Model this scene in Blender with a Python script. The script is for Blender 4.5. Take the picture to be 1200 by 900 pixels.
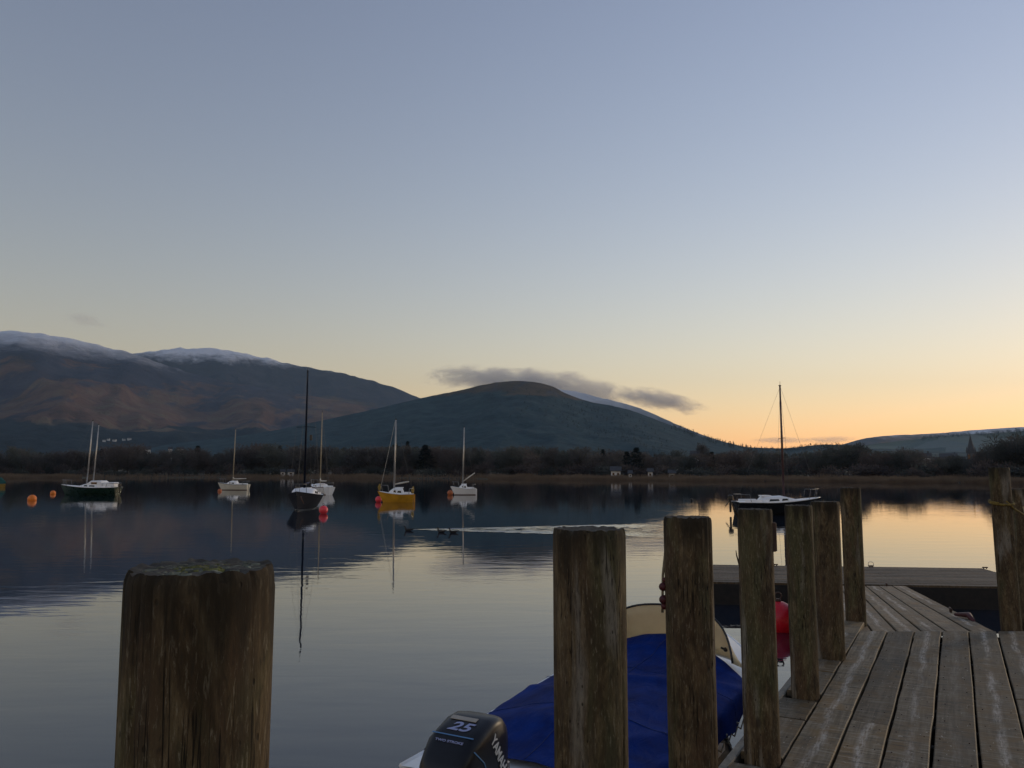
import bpy, math, random
import numpy as np
from mathutils import Vector, Matrix, noise as mnoise
from mathutils.bvhtree import BVHTree
from math import sin, cos, pi, radians, sqrt, atan2, tan

random.seed(7)
S = bpy.context.scene
for o in list(bpy.data.objects):
    bpy.data.objects.remove(o)
COL = S.collection

# ------------------------------------------------------------------ camera
CAM_H = 2.7                       # eye height above the lake, m
FPX = 932.0                       # focal length in pixels of a 1200-wide picture
PITCH = math.atan(101.0 / FPX)
cam = bpy.data.cameras.new('camera')
cam.sensor_width = 36.0
cam.lens = 36.0 * FPX / 1200.0
cam.clip_start = 0.05
cam.clip_end = 60000
camo = bpy.data.objects.new('camera', cam)
COL.objects.link(camo)
camo.location = (0, 0, CAM_H)
camo.rotation_euler = (pi / 2 + PITCH, 0, 0)
S.camera = camo

# ------------------------------------------------------------------ sky, sun, exposure
SUN_AZ = 52.0                     # degrees to the right of the view direction
SUN_EL = 5.0
W = bpy.data.worlds.new('World')
S.world = W
W.use_nodes = True
wn = W.node_tree.nodes
wl = W.node_tree.links
bg = wn['Background']
sky = wn.new('ShaderNodeTexSky')
sky.sky_type = 'NISHITA'
sky.sun_disc = False
sky.sun_elevation = radians(SUN_EL)
sky.sun_rotation = radians(SUN_AZ)
sky.altitude = 0
sky.air_density = 1.6
sky.dust_density = 0.1
sky.ozone_density = 1.5
bw = wn.new('ShaderNodeRGBToBW')            # pale winter air: less saturated, cool white balance
mx = wn.new('ShaderNodeMix'); mx.data_type = 'RGBA'
mx.inputs[0].default_value = 0.81
wb = wn.new('ShaderNodeMix'); wb.data_type = 'RGBA'; wb.blend_type = 'MULTIPLY'
wb.inputs[0].default_value = 1.0
wb.inputs[7].default_value = (1.06, 1.0, 1.32, 1)
wl.new(sky.outputs[0], bw.inputs[0])
wl.new(bw.outputs[0], mx.inputs[6])
wl.new(sky.outputs[0], mx.inputs[7])
wl.new(mx.outputs[2], wb.inputs[6])
wl.new(wb.outputs[2], bg.inputs['Color'])
bg.inputs['Strength'].default_value = 0.15
sl = bpy.data.lights.new('sun', 'SUN')
sl.energy = 0.6
sl.angle = radians(8)
sl.color = (1.0, 0.78, 0.52)
so = bpy.data.objects.new('sun', sl)
COL.objects.link(so)
_d = Vector((sin(radians(SUN_AZ)) * cos(radians(SUN_EL + 4)), cos(radians(SUN_AZ)) * cos(radians(SUN_EL + 4)), sin(radians(SUN_EL + 4))))
so.rotation_euler = (-_d).to_track_quat('-Z', 'Y').to_euler()
S.view_settings.view_transform = 'Standard'
S.view_settings.look = 'None'
S.view_settings.gamma = 1.0
S.view_settings.use_curve_mapping = False
S.view_settings.exposure = 0.61
S.cycles.use_denoising = True
S.cycles.max_bounces = 8
S.cycles.volume_bounces = 1
S.cycles.sample_clamp_indirect = 4.0

# ------------------------------------------------------------------ helpers
RIGHT = Vector((1, 0, 0))
FWD = Vector((0, cos(PITCH), sin(PITCH)))
UP = Vector((0, -sin(PITCH), cos(PITCH)))
EYE = Vector((0, 0, CAM_H))

def ray(px, py):
    return FWD + RIGHT * ((px - 600) / FPX) + UP * ((450 - py) / FPX)

def at_z(px, py, z):
    d = ray(px, py)
    return EYE + d * ((z - CAM_H) / d.z)

def at_y(px, py, Y):
    d = ray(px, py)
    return EYE + d * (Y / d.y)

def at_r(px, py, R):
    d = ray(px, py)
    return EYE + d * (R / sqrt(d.x * d.x + d.y * d.y))

def fbm(x, y, z=0.0, o=4):
    return mnoise.fractal(Vector((x, y, z)), 1.0, 2.0, o)

def link(o, parent=None):
    COL.objects.link(o)
    if parent is not None:
        o.parent = parent
    return o

def tag(o, label=None, cat=None, group=None, kind=None):
    if label: o['label'] = label
    if cat: o['category'] = cat
    if group: o['group'] = group
    if kind: o['kind'] = kind
    return o

def root(name, label, cat, loc=(0, 0, 0), rz=0.0, group=None):
    o = bpy.data.objects.new(name, None)
    o.empty_display_size = 0.2
    link(o)
    o.location = loc
    o.rotation_euler = (0, 0, rz)
    return tag(o, label, cat, group)

class MB:
    """collects shapes; build() links them as one mesh object"""
    def __init__(self):
        self.v = []
        self.f = []
    def raw(self, v, f):
        n = len(self.v)
        self.v += [tuple(p) for p in v]
        self.f += [tuple(i + n for i in q) for q in f]
        return self
    def box(self, c, s, rz=0.0, ry=0.0, bev=0.0, rx=0.0):
        hx, hy, hz = s[0] / 2, s[1] / 2, s[2] / 2
        m = Matrix.Rotation(rz, 3, 'Z') @ Matrix.Rotation(ry, 3, 'Y') @ Matrix.Rotation(rx, 3, 'X')
        c = Vector(c)
        if bev <= 0:
            pts = [(x, y, z) for z in (-hz, hz) for x, y in ((-hx, -hy), (hx, -hy), (hx, hy), (-hx, hy))]
            fs = [(3, 2, 1, 0), (4, 5, 6, 7), (0, 1, 5, 4), (1, 2, 6, 5), (2, 3, 7, 6), (3, 0, 4, 7)]
        else:
            b = min(bev, hx * .9, hy * .9, hz * .9)
            pts = []
            for z, k in ((-hz, b), (-hz + b, 0), (hz - b, 0), (hz, b)):
                for x, y in ((-hx + k + b, -hy + k), (hx - k - b, -hy + k), (hx - k, -hy + k + b), (hx - k, hy - k - b),
                             (hx - k - b, hy - k), (-hx + k + b, hy - k), (-hx + k, hy - k - b), (-hx + k, -hy + k + b)):
                    pts.append((x, y, z))
            fs = [tuple(range(7, -1, -1)), tuple(range(24, 32))]
            for r in range(3):
                for i in range(8):
                    j = (i + 1) % 8
                    fs.append((r * 8 + i, r * 8 + j, r * 8 + 8 + j, r * 8 + 8 + i))
        return self.raw([c + m @ Vector(p) for p in pts], fs)
    def tube(self, pts, rad, n=8, cap=True):
        pts = [Vector(p) for p in pts]
        if not isinstance(rad, (list, tuple)):
            rad = [rad] * len(pts)
        vs, fs = [], []
        ref = None
        for i, p in enumerate(pts):
            a = pts[max(i - 1, 0)]
            b = pts[min(i + 1, len(pts) - 1)]
            t = (b - a).normalized()
            if ref is None:
                ref = Vector((0, 0, 1)) if abs(t.z) < .9 else Vector((1, 0, 0))
            s = t.cross(ref).normalized()
            ref = s.cross(t).normalized()
            for k in range(n):
                an = 2 * pi * k / n
                vs.append(p + (s * cos(an) + ref * sin(an)) * rad[i])
        for i in range(len(pts) - 1):
            for k in range(n):
                j = (k + 1) % n
                fs.append((i * n + k, i * n + j, i * n + n + j, i * n + n + k))
        if cap:
            fs.append(tuple(range(n - 1, -1, -1)))
            fs.append(tuple(range((len(pts) - 1) * n, len(pts) * n)))
        return self.raw(vs, fs)
    def lathe(self, prof, n=16, c=(0, 0, 0)):
        vs, fs = [], []
        for r, z in prof:
            for k in range(n):
                an = 2 * pi * k / n
                vs.append((c[0] + r * cos(an), c[1] + r * sin(an), c[2] + z))
        m = len(prof)
        for i in range(m - 1):
            for k in range(n):
                j = (k + 1) % n
                fs.append((i * n + k, i * n + j, i * n + n + j, i * n + n + k))
        fs.append(tuple(range(n - 1, -1, -1)))
        fs.append(tuple(range((m - 1) * n, m * n)))
        return self.raw(vs, fs)
    def ball(self, c, r, sz=1.0, n=16):
        prof = [(max(r * sin(pi * i / 10), .0005), -r * sz * cos(pi * i / 10)) for i in range(11)]
        return self.lathe(prof, n, c)
    def loft(self, secs, close=False, caps=False):
        n = len(secs[0])
        vs = [p for s in secs for p in s]
        fs = []
        for i in range(len(secs) - 1):
            for k in range(n if close else n - 1):
                j = (k + 1) % n
                fs.append((i * n + k, i * n + n + k, i * n + n + j, i * n + j))
        if caps:
            fs.append(tuple(range(n)))
            fs.append(tuple(range(len(vs) - 1, len(vs) - n - 1, -1)))
        return self.raw(vs, fs)
    def mesh(self, name, mat, smooth=False):
        me = bpy.data.meshes.new(name)
        me.from_pydata([tuple(p) for p in self.v], [], self.f)
        if smooth:
            me.polygons.foreach_set('use_smooth', [True] * len(me.polygons))
        me.materials.append(mat)
        me.update()
        return me
    def build(self, name, mat, parent=None, smooth=False, loc=None, rz=None):
        o = bpy.data.objects.new(name, self.mesh(name, mat, smooth))
        link(o, parent)
        if loc is not None: o.location = loc
        if rz is not None: o.rotation_euler = (0, 0, rz)
        return o

def copy_tree(o, parent=None):
    c = o.copy()
    COL.objects.link(c)
    c.parent = parent
    for ch in list(o.children):
        copy_tree(ch, c)
    return c

# ------------------------------------------------------------------ materials
class NT:
    def __init__(self, name):
        self.m = bpy.data.materials.new(name)
        self.m.use_nodes = True
        self.n = self.m.node_tree.nodes
        self.l = self.m.node_tree.links
        self.b = self.n['Principled BSDF']
    def new(self, t, **kw):
        x = self.n.new(t)
        for k, v in kw.items():
            setattr(x, k, v)
        return x
    def link(self, a, b):
        self.l.new(a, b)
    def coord(self, scale=(1, 1, 1), kind='Object', loc=(0, 0, 0), rnd=0.0, rot=(0, 0, 0)):
        tc = self.new('ShaderNodeTexCoord')
        mp = self.new('ShaderNodeMapping')
        mp.inputs['Scale'].default_value = scale
        mp.inputs['Location'].default_value = loc
        mp.inputs['Rotation'].default_value = rot
        src = tc.outputs[kind]
        if rnd:
            oi = self.new('ShaderNodeObjectInfo')
            mu = self.new('ShaderNodeMath', operation='MULTIPLY')
            mu.inputs[1].default_value = rnd
            self.link(oi.outputs['Random'], mu.inputs[0])
            va = self.new('ShaderNodeVectorMath', operation='ADD')
            self.link(src, va.inputs[0])
            self.link(mu.outputs[0], va.inputs[1])
            src = va.outputs[0]
        self.link(src, mp.inputs['Vector'])
        return mp.outputs[0]
    def noise(self, vec, scale=5, detail=5, rough=.55, dist=0.0):
        x = self.new('ShaderNodeTexNoise')
        x.inputs['Scale'].default_value = scale
        x.inputs['Detail'].default_value = detail
        x.inputs['Roughness'].default_value = rough
        x.inputs['Distortion'].default_value = dist
        self.link(vec, x.inputs['Vector'])
        return x.outputs['Fac']
    def ramp(self, fac, stops):
        x = self.new('ShaderNodeValToRGB')
        e = x.color_ramp.elements
        while len(e) < len(stops):
            e.new(.5)
        for i, (p, c) in enumerate(stops):
            e[i].position = p
            e[i].color = tuple(c) + (1,) if len(c) == 3 else c
        self.link(fac, x.inputs[0])
        return x.outputs[0]
    def step(self, fac, a, b):
        x = self.new('ShaderNodeMapRange')
        x.interpolation_type = 'SMOOTHSTEP'
        x.inputs['From Min'].default_value = a
        x.inputs['From Max'].default_value = b
        self.link(fac, x.inputs['Value'])
        return x.outputs[0]
    def math(self, op, a, b=None):
        x = self.new('ShaderNodeMath', operation=op)
        for i, q in enumerate((a, b)):
            if q is None: continue
            if isinstance(q, (int, float)): x.inputs[i].default_value = q
            else: self.link(q, x.inputs[i])
        return x.outputs[0]
    def mix(self, fac, a, b, mode='MIX'):
        x = self.new('ShaderNodeMix', data_type='RGBA', blend_type=mode)
        if isinstance(fac, (int, float)): x.inputs[0].default_value = fac
        else: self.link(fac, x.inputs[0])
        for i, q in ((6, a), (7, b)):
            if isinstance(q, tuple): x.inputs[i].default_value = q + (1,)
            else: self.link(q, x.inputs[i])
        return x.outputs[2]
    def sep(self, vec):
        x = self.new('ShaderNodeSeparateXYZ')
        self.link(vec, x.inputs[0])
        return x.outputs
    def bump(self, h, strength=.3, dist=.01):
        x = self.new('ShaderNodeBump')
        x.inputs['Strength'].default_value = strength
        x.inputs['Distance'].default_value = dist
        self.link(h, x.inputs['Height'])
        self.link(x.outputs[0], self.b.inputs['Normal'])
    def col(self, c):
        if isinstance(c, tuple): self.b.inputs['Base Color'].default_value = c + (1,)
        else: self.link(c, self.b.inputs['Base Color'])
    def rough(self, r):
        if isinstance(r, (int, float)): self.b.inputs['Roughness'].default_value = r
        else: self.link(r, self.b.inputs['Roughness'])

def paint(name, c, rough=.4, metal=0.0, var=.12, scale=6.0, spec=.5, bump=0.0):
    t = NT(name)
    v = t.coord(rnd=7.0)
    f = t.noise(v, scale, 6, .6)
    lo = tuple(x * (1 - var * 1.6) for x in c)
    hi = tuple(min(1, x * (1 + var)) for x in c)
    t.col(t.ramp(f, [(.3, lo), (.7, hi)]))
    t.rough(t.math('ADD', t.math('MULTIPLY', f, .18), rough - .09))
    t.b.inputs['Metallic'].default_value = metal
    t.b.inputs['Specular IOR Level'].default_value = spec
    if bump:
        t.bump(t.noise(v, scale * 4, 5, .6), bump, .01)
    return t.m

def mat_water():
    t = NT('lake_water')
    t.col((.010, .017, .030))
    t.rough(.015)
    t.b.inputs['IOR'].default_value = 1.53
    v = t.coord((1, 1, 1))
    a = t.noise(t.coord((.55, 1.5, 1)), 1.0, 3, .5, .3)
    b = t.noise(t.coord((1.6, 4.5, 1), rot=(0, 0, .12)), 1.0, 3, .55, .2)
    patch = t.step(t.noise(t.coord((.035, .09, 1)), 1.0, 2, .5), .42, .66)
    amp = t.math('ADD', t.math('MULTIPLY', patch, .85), .15)
    h = t.math('ADD', t.math('MULTIPLY', a, .0045), t.math('MULTIPLY', t.math('MULTIPLY', b, amp), .0016))
    x = t.new('ShaderNodeBump')
    x.inputs['Strength'].default_value = 1.0
    x.inputs['Distance'].default_value = 1.0
    t.link(h, x.inputs['Height'])
    t.link(x.outputs[0], t.b.inputs['Normal'])
    return t.m

def mat_post():
    t = NT('weathered_post_timber')
    gr = t.noise(t.coord((30, 30, 2.2), rnd=31.0), 1.0, 7, .6, .6)
    bl = t.noise(t.coord((13, 13, 4.2), rnd=13.0), 1.0, 7, .66, 1.2)
    big = t.noise(t.coord((7, 7, 2.2), rnd=3.0), 1.0, 5, .6, 1.0)
    base = t.ramp(bl, [(.28, (.022, .014, .006)), (.44, (.062, .041, .020)), (.56, (.125, .087, .044)), (.75, (.22, .168, .092))])
    c = t.mix(t.math('MULTIPLY', t.step(gr, .60, .38), .55), base, (.055, .04, .026))
    c = t.mix(t.math('MULTIPLY', t.step(big, .50, .64), .75), c, (.085, .052, .028))
    gn = t.noise(t.coord((3.6, 3.6, .9), rnd=47.0), 1.0, 4, .6, .6)
    c = t.mix(t.math('MULTIPLY', t.step(gn, .50, .66), .5), c, (.085, .095, .042))
    gy = t.noise(t.coord((7, 7, 1.2), rnd=5.0), 1.0, 4, .55, .5)
    c = t.mix(t.math('MULTIPLY', t.step(gy, .56, .70), .6), c, (.26, .24, .20))
    fi = t.noise(t.coord((150, 150, 26), rnd=2.0), 1.0, 6, .75, .5)
    c = t.mix(t.math('MULTIPLY', t.step(fi, .50, .64), .65), c, (.035, .028, .018))
    c = t.mix(t.math('MULTIPLY', t.step(fi, .46, .34), .45), c, (.30, .26, .18))
    # short drying cracks
    cr = t.noise(t.coord((40, 40, 1.6), rnd=19.0), 1.0, 3, .5, .8)
    crm = t.step(t.math('ABSOLUTE', t.math('SUBTRACT', cr, .5)), .020, .005)
    brk = t.step(t.noise(t.coord((6, 6, 3.4), rnd=77.0), 1.0, 3, .5), .50, .58)
    crm = t.math('MULTIPLY', crm, brk)
    c = t.mix(t.math('MULTIPLY', crm, .9), c, (.010, .008, .005))
    # pits and small knots
    vo = t.new('ShaderNodeTexVoronoi', feature='F1')
    vo.inputs['Scale'].default_value = 1.0
    t.link(t.coord((7, 7, 3.4), rnd=23.0), vo.inputs['Vector'])
    kn = t.step(vo.outputs['Distance'], .16, .05)
    c = t.mix(t.math('MULTIPLY', kn, .7), c, (.03, .02, .012))
    vp = t.new('ShaderNodeTexVoronoi', feature='F1')
    vp.inputs['Scale'].default_value = 1.0
    t.link(t.coord((38, 38, 22), rnd=63.0), vp.inputs['Vector'])
    pit = t.math('MULTIPLY', t.step(vp.outputs['Distance'], .15, .07), t.step(gy, .45, .6))
    c = t.mix(t.math('MULTIPLY', pit, .8), c, (.015, .012, .008))
    # damp dark stain running down from the sawn top
    g = t.sep(t.coord((1, 1, 1), kind='Generated'))
    drip = t.noise(t.coord((16, 16, .8), rnd=91.0), 1.0, 4, .55, .4)
    st = t.step(t.math('ADD', g[2], t.math('MULTIPLY', t.math('SUBTRACT', drip, .5), .16)), .955, 1.0)
    c = t.mix(t.math('MULTIPLY', st, .85), c, (.020, .016, .010))
    t.col(c)
    t.rough(.82)
    t.b.inputs['Specular IOR Level'].default_value = .2
    h = t.math('SUBTRACT', t.math('ADD', t.math('MULTIPLY', gr, .5), bl), t.math('ADD', t.math('MULTIPLY', crm, 1.5), pit))
    t.bump(h, .5, .006)
    return t.m

def mat_endgrain():
    t = NT('post_end_grain')
    v = t.coord((1, 1, 1), rnd=9.0)
    n = t.noise(v, 34, 6, .65)
    w = t.new('ShaderNodeTexWave', wave_type='RINGS', rings_direction='Z')
    w.inputs['Scale'].default_value = 24
    w.inputs['Distortion'].default_value = 3
    t.link(t.coord((1, 1, 1)), w.inputs['Vector'])
    c = t.ramp(n, [(.3, (.02, .016, .012)), (.55, (.06, .05, .035)), (.75, (.12, .11, .08))])
    c = t.mix(t.math('MULTIPLY', w.outputs['Fac'], .35), c, (.02, .015, .01))
    t.col(c)
    t.rough(.9)
    t.bump(n, .6, .01)
    return t.m

def mat_deck(name='deck_boards', tint=(1, 1, 1), streak=1.0):
    t = NT(name)
    co = t.coord((1, 1, 1))
    xyz = t.sep(co)
    gr = t.noise(t.coord((2.2, 46, 46), rnd=37.0), 1.0, 6, .62, .25)
    cross = t.noise(t.coord((44, 5, 5), rnd=17.0), 1.0, 4, .6, .3)
    bl = t.noise(t.coord((2.6, 5, 5), rnd=71.0), 1.0, 4, .6, .4)
    q = lambda c: tuple(a * b for a, b in zip(c, tint))
    base = t.ramp(gr, [(.25, q((.070, .053, .033))), (.5, q((.175, .137, .088))), (.75, q((.275, .222, .152)))])
    c = t.mix(t.step(bl, .42, .66), base, q((.19, .125, .06)))
    c = t.mix(t.math('MULTIPLY', t.step(cross, .52, .66), .7), c, q((.055, .05, .04)))
    c = t.mix(t.math('MULTIPLY', t.step(cross, .46, .32), .7), c, q((.30, .27, .21)))
    oi = t.new('ShaderNodeObjectInfo')
    hv = t.new('ShaderNodeHueSaturation')
    hv.inputs['Saturation'].default_value = 1.08
    t.link(t.math('ADD', t.math('MULTIPLY', oi.outputs['Random'], .6), .58), hv.inputs['Value'])
    pk = t.math('FRACT', t.math('MULTIPLY', oi.outputs['Random'], 7.31))
    t.link(c, hv.inputs['Color'])
    c = hv.outputs[0]
    dm = t.step(t.noise(t.coord((1.1, 3.5, 3.5), rnd=83.0), 1.0, 4, .6, .5), .54, .66)
    c = t.mix(t.math('MULTIPLY', dm, .6), c, q((.06, .052, .036)))
    # worn pale scuff along the middle of a board
    wob = t.noise(t.coord((1.6, 0, 0), rnd=53.0), 1.0, 3, .5)
    off = t.math('MULTIPLY', t.math('SUBTRACT', wob, .5), .16)
    dy = t.math('ABSOLUTE', t.math('SUBTRACT', xyz[1], off))
    band = t.step(dy, .040, .004)
    brk = t.step(t.noise(t.coord((.8, 1, 1), rnd=29.0), 1.0, 3, .6), .36, .54)
    spk = t.math('ADD', t.math('MULTIPLY', t.step(t.noise(t.coord((9, 70, 70), rnd=3.0), 1.0, 5, .7), .36, .64), .7), t.math('MULTIPLY', t.step(t.noise(t.coord((60, 14, 14), rnd=8.0), 1.0, 4, .65), .45, .62), .3))
    m = t.math('MULTIPLY', t.math('MULTIPLY', band, brk), t.math('MULTIPLY', t.math('MULTIPLY', spk, t.step(pk, -.05, .45)), 1.0 * streak))
    c = t.mix(t.math('MULTIPLY', m, .62), c, (.66, .61, .53))
    fl = t.step(t.noise(t.coord((26, 52, 52), rnd=61.0), 1.0, 3, .6), .655, .72)
    c = t.mix(t.math('MULTIPLY', fl, .6 * streak), c, (.5, .46, .38))
    t.col(c)
    t.rough(.72)
    t.b.inputs['Specular IOR Level'].default_value = .3
    t.bump(t.math('ADD', t.math('MULTIPLY', gr, .6), t.math('MULTIPLY', cross, .6)), .5, .005)
    return t.m

def mat_hill(name, snow_lo, snow_hi, zones=(150, 480), seed=0.0, tint=(1, 1, 1), brown_c=(.20, .095, .045), wob=1.0, fields=0.0, bt=1.0):
    """forest below zones[0], bracken and grass up to zones[1], dark heather and scree above, then snow"""
    t = NT(name)
    xyz = t.sep(t.coord((1, 1, 1), kind='Object'))
    q = lambda c: tuple(a * b for a, b in zip(c, tint))  # tint puts the blue of distance haze into the ground colours
    n1 = t.noise(t.coord((.0017, .0017, .003), loc=(seed, seed, 0)), 1.0, 5, .6, .6)
    n2 = t.noise(t.coord((.0065, .0065, .010), loc=(seed * 2, 0, 0)), 1.0, 8, .66, .5)
    n3 = t.noise(t.coord((.022, .022, .022)), 1.0, 7, .7, .3)
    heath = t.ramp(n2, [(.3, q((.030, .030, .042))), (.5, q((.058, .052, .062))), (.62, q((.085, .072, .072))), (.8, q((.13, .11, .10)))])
    w_ = lambda c: tuple(x * bt for x in c)
    bk = t.ramp(n2, [(.3, w_((.060, .040, .034))), (.5, w_(brown_c)), (.62, w_((.14, .098, .066))), (.78, w_((.11, .105, .07)))])
    zn = lambda amp1, amp2: t.math('ADD', xyz[2], t.math('ADD', t.math('MULTIPLY', t.math('SUBTRACT', n1, .5), amp1 * wob), t.math('MULTIPLY', t.math('SUBTRACT', n2, .5), amp2 * wob)))
    c = t.mix(t.step(zn(900, 260), zones[1] - 40 * wob, zones[1] + 40 * wob), bk, heath)
    # tongues of dark scree and heather running down through the bracken
    tg = t.noise(t.coord((.0042, .0012, .0010), loc=(seed * 3, 1, 0)), 1.0, 4, .6, .3)
    c = t.mix(t.math('MULTIPLY', t.step(tg, .50, .60), .9), c, heath)
    cr = t.step(t.noise(t.coord((.012, .012, .004), loc=(0, seed, 0)), 1.0, 6, .7, .8), .60, .68)
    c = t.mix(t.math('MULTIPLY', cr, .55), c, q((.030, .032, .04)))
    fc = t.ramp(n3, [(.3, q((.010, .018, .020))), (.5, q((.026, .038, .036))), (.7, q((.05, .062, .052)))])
    c = t.mix(t.step(zn(170, 120), zones[0] + 14 * wob, zones[0] - 14 * wob), c, fc)
    if fields:
        vo = t.new('ShaderNodeTexVoronoi', feature='F1')
        vo.inputs['Scale'].default_value = 1.0
        t.link(t.coord((.0055, .0055, .012), loc=(seed, 0, 0)), vo.inputs['Vector'])
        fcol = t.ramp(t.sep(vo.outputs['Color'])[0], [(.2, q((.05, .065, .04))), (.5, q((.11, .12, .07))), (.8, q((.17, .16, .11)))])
        c = t.mix(fields, c, fcol)
    if snow_lo is not None:
        zs = t.math('ADD', xyz[2], t.math('ADD', t.math('MULTIPLY', t.math('SUBTRACT', n2, .5), 170), t.math('MULTIPLY', t.math('SUBTRACT', n3, .5), 70)))
        sn = t.step(zs, snow_lo, snow_hi)
        c = t.mix(t.math('MULTIPLY', sn, .95), c, (.80, .82, .88))
    t.col(c)
    t.rough(.95)
    t.b.inputs['Specular IOR Level'].default_value = .1
    t.bump(t.math('ADD', n3, t.math('MULTIPLY', n2, 2.0)), .8, 14.0)
    return t.m

def mat_leaf(name, lo, hi):
    t = NT(name)
    oi = t.new('ShaderNodeObjectInfo')
    n = t.noise(t.coord((1, 1, 1), rnd=11.0), .5, 3, .6)
    f = t.math('ADD', t.math('MULTIPLY', n, .6), t.math('MULTIPLY', oi.outputs['Random'], .4))
    c = t.ramp(f, [(.25, lo), (.75, hi)])
    t.n.remove(t.b)
    outn = [x for x in t.n if x.type == 'OUTPUT_MATERIAL'][0]
    d = t.new('ShaderNodeBsdfDiffuse')
    tr = t.new('ShaderNodeBsdfTranslucent')
    mx = t.new('ShaderNodeMixShader')
    mx.inputs[0].default_value = .5
    t.link(c, d.inputs[0]); t.link(c, tr.inputs[0])
    t.link(d.outputs[0], mx.inputs[1]); t.link(tr.outputs[0], mx.inputs[2])
    t.link(mx.outputs[0], outn.inputs['Surface'])
    return t.m

M = {}
M['water'] = mat_water()
M['post'] = mat_post()
M['end'] = mat_endgrain()
M['deck'] = mat_deck()
M['gang'] = mat_deck('gangway_boards', (.98, .95, .95), 1.2)
M['pont'] = mat_deck('pontoon_boards', (.66, .62, .62), .35)
M['beam'] = paint('near_black_timber', (.014, .011, .009), .8, var=.4, scale=9, bump=.4)  # under-deck shade deepened into the timber colour
M['edge'] = paint('pale_edge_timber', (.20, .18, .14), .75, var=.35, scale=11, bump=.4)
M['float'] = paint('black_plastic_float', (.012, .012, .013), .5, var=.3)
M['iron'] = paint('rusty_iron', (.07, .035, .022), .75, var=.5, scale=20, bump=.4)
M['galv'] = paint('galvanised_steel', (.25, .25, .25), .45, .8, .3, 15)
M['lichen'] = paint('grey_green_lichen', (.15, .155, .11), .95, var=.5, scale=30, bump=.6)
M['moss'] = paint('yellow_moss', (.13, .13, .035), .95, var=.5, scale=40, bump=.6)
M['gel'] = paint('white_gelcoat', (.83, .83, .82), .3, var=.05, scale=2)
M['cabinw'] = paint('white_cabin_paint', (.85, .85, .84), .35, var=.05, scale=3)
M['navy'] = paint('dark_navy_hull', (.007, .010, .020), .6, var=.2, scale=2, spec=.1)
M['blackhull'] = paint('black_hull', (.012, .013, .015), .25, var=.2, scale=2)
M['greenhull'] = paint('dark_green_hull', (.010, .030, .018), .28, var=.2, scale=2)
M['yellow'] = paint('mustard_yellow_hull', (.62, .31, .02), .35, var=.12, scale=2)
M['cream'] = paint('cream_hull', (.68, .64, .54), .35, var=.06, scale=2)
M['antifoul'] = paint('brown_antifouling', (.10, .045, .03), .6, var=.3)
M['glass'] = paint('dark_window', (.012, .014, .017), .1, var=.1)
M['alu'] = paint('aluminium_spar', (.42, .41, .39), .42, .55, .12, 4)
M['spar'] = paint('varnished_spar', (.36, .30, .20), .45, 0, .15, 5)
M['darkspar'] = paint('dark_brown_spar', (.07, .03, .028), .4, 0, .15, 5)
M['wire'] = paint('stay_wire', (.16, .16, .16), .5, .6, .1)
M['canvasblue'] = paint('navy_canvas', (.012, .022, .06), .85, var=.2)
M['seam'] = paint('blue_seam_tape', (.002, .022, .14), .8, var=.2)
M['teal'] = paint('teal_canvas', (.012, .095, .085), .8, var=.3, scale=4, bump=.3)
M['sail'] = paint('cream_sailcloth', (.62, .58, .49), .8, var=.1)
M['gold'] = paint('ochre_canvas', (.33, .22, .05), .85, var=.2)
M['orange'] = paint('orange_buoy', (.85, .22, .02), .45, var=.12, scale=3)
M['rust_orange'] = paint('faded_orange_buoy', (.50, .14, .045), .55, var=.2, scale=4)
M['pinkred'] = paint('pink_red_buoy', (.82, .055, .075), .4, var=.1, scale=3)
M['red'] = paint('red_buoy', (.62, .008, .022), .38, var=.1, scale=2)
M['darkred'] = paint('dark_red_float', (.07, .006, .009), .6, var=.2, scale=6)
M['rope'] = paint('old_rope', (.24, .20, .13), .95, var=.4, scale=40, bump=.5)
M['yrope'] = paint('yellow_rope', (.20, .14, .03), .9, var=.4, scale=40, bump=.5)
M['blackplastic'] = paint('black_plastic', (.012, .012, .013), .4, var=.2)
M['duck'] = paint('dark_plumage', (.012, .010, .009), .6, var=.4, scale=12)
M['bill'] = paint('duck_bill', (.25, .17, .04), .5)
M['stone'] = paint('grey_slate_stone', (.07, .075, .085), .9, var=.3, scale=.5)
M['slate'] = paint('slate_roof', (.05, .053, .06), .7, var=.25, scale=1.5)
M['render'] = paint('white_render_wall', (.55, .545, .53), .8, var=.12, scale=.8)
M['bark'] = paint('bare_bark', (.055, .044, .034), .9, var=.3, scale=3)
M['twig'] = mat_leaf('bare_twigs', (.065, .064, .066), (.145, .134, .126))
M['twig2'] = mat_leaf('reddish_twigs', (.070, .060, .060), (.15, .125, .114))
M['fir'] = mat_leaf('evergreen_needles', (.018, .025, .028), (.042, .054, .053))
M['ivy'] = mat_leaf('olive_scrub', (.058, .064, .063), (.112, .12, .108))
M['reed'] = mat_leaf('dry_reed', (.14, .098, .066), (.25, .185, .128))
M['ground'] = paint('winter_meadow', (.085, .07, .04), .95, var=.5, scale=.03, bump=.3)

# ------------------------------------------------------------------ lake
mb = MB()
g = [-9000, -2500, -700, -200, -60, -20, 0, 20, 60, 200, 700, 2500, 9000]
for x in g:
    for y in g:
        mb.v.append((x, y, 0))
n = len(g)
for i in range(n - 1):
    for j in range(n - 1):
        mb.f.append((i * n + j, (i + 1) * n + j, (i + 1) * n + j + 1, i * n + j + 1))
tag(mb.build('lake_water', M['water']), 'calm dusk lake mirroring the sky and the hills', kind='structure')

# ------------------------------------------------------------------ hills
def az_of(px):
    return math.atan((px - 600) / FPX)

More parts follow.
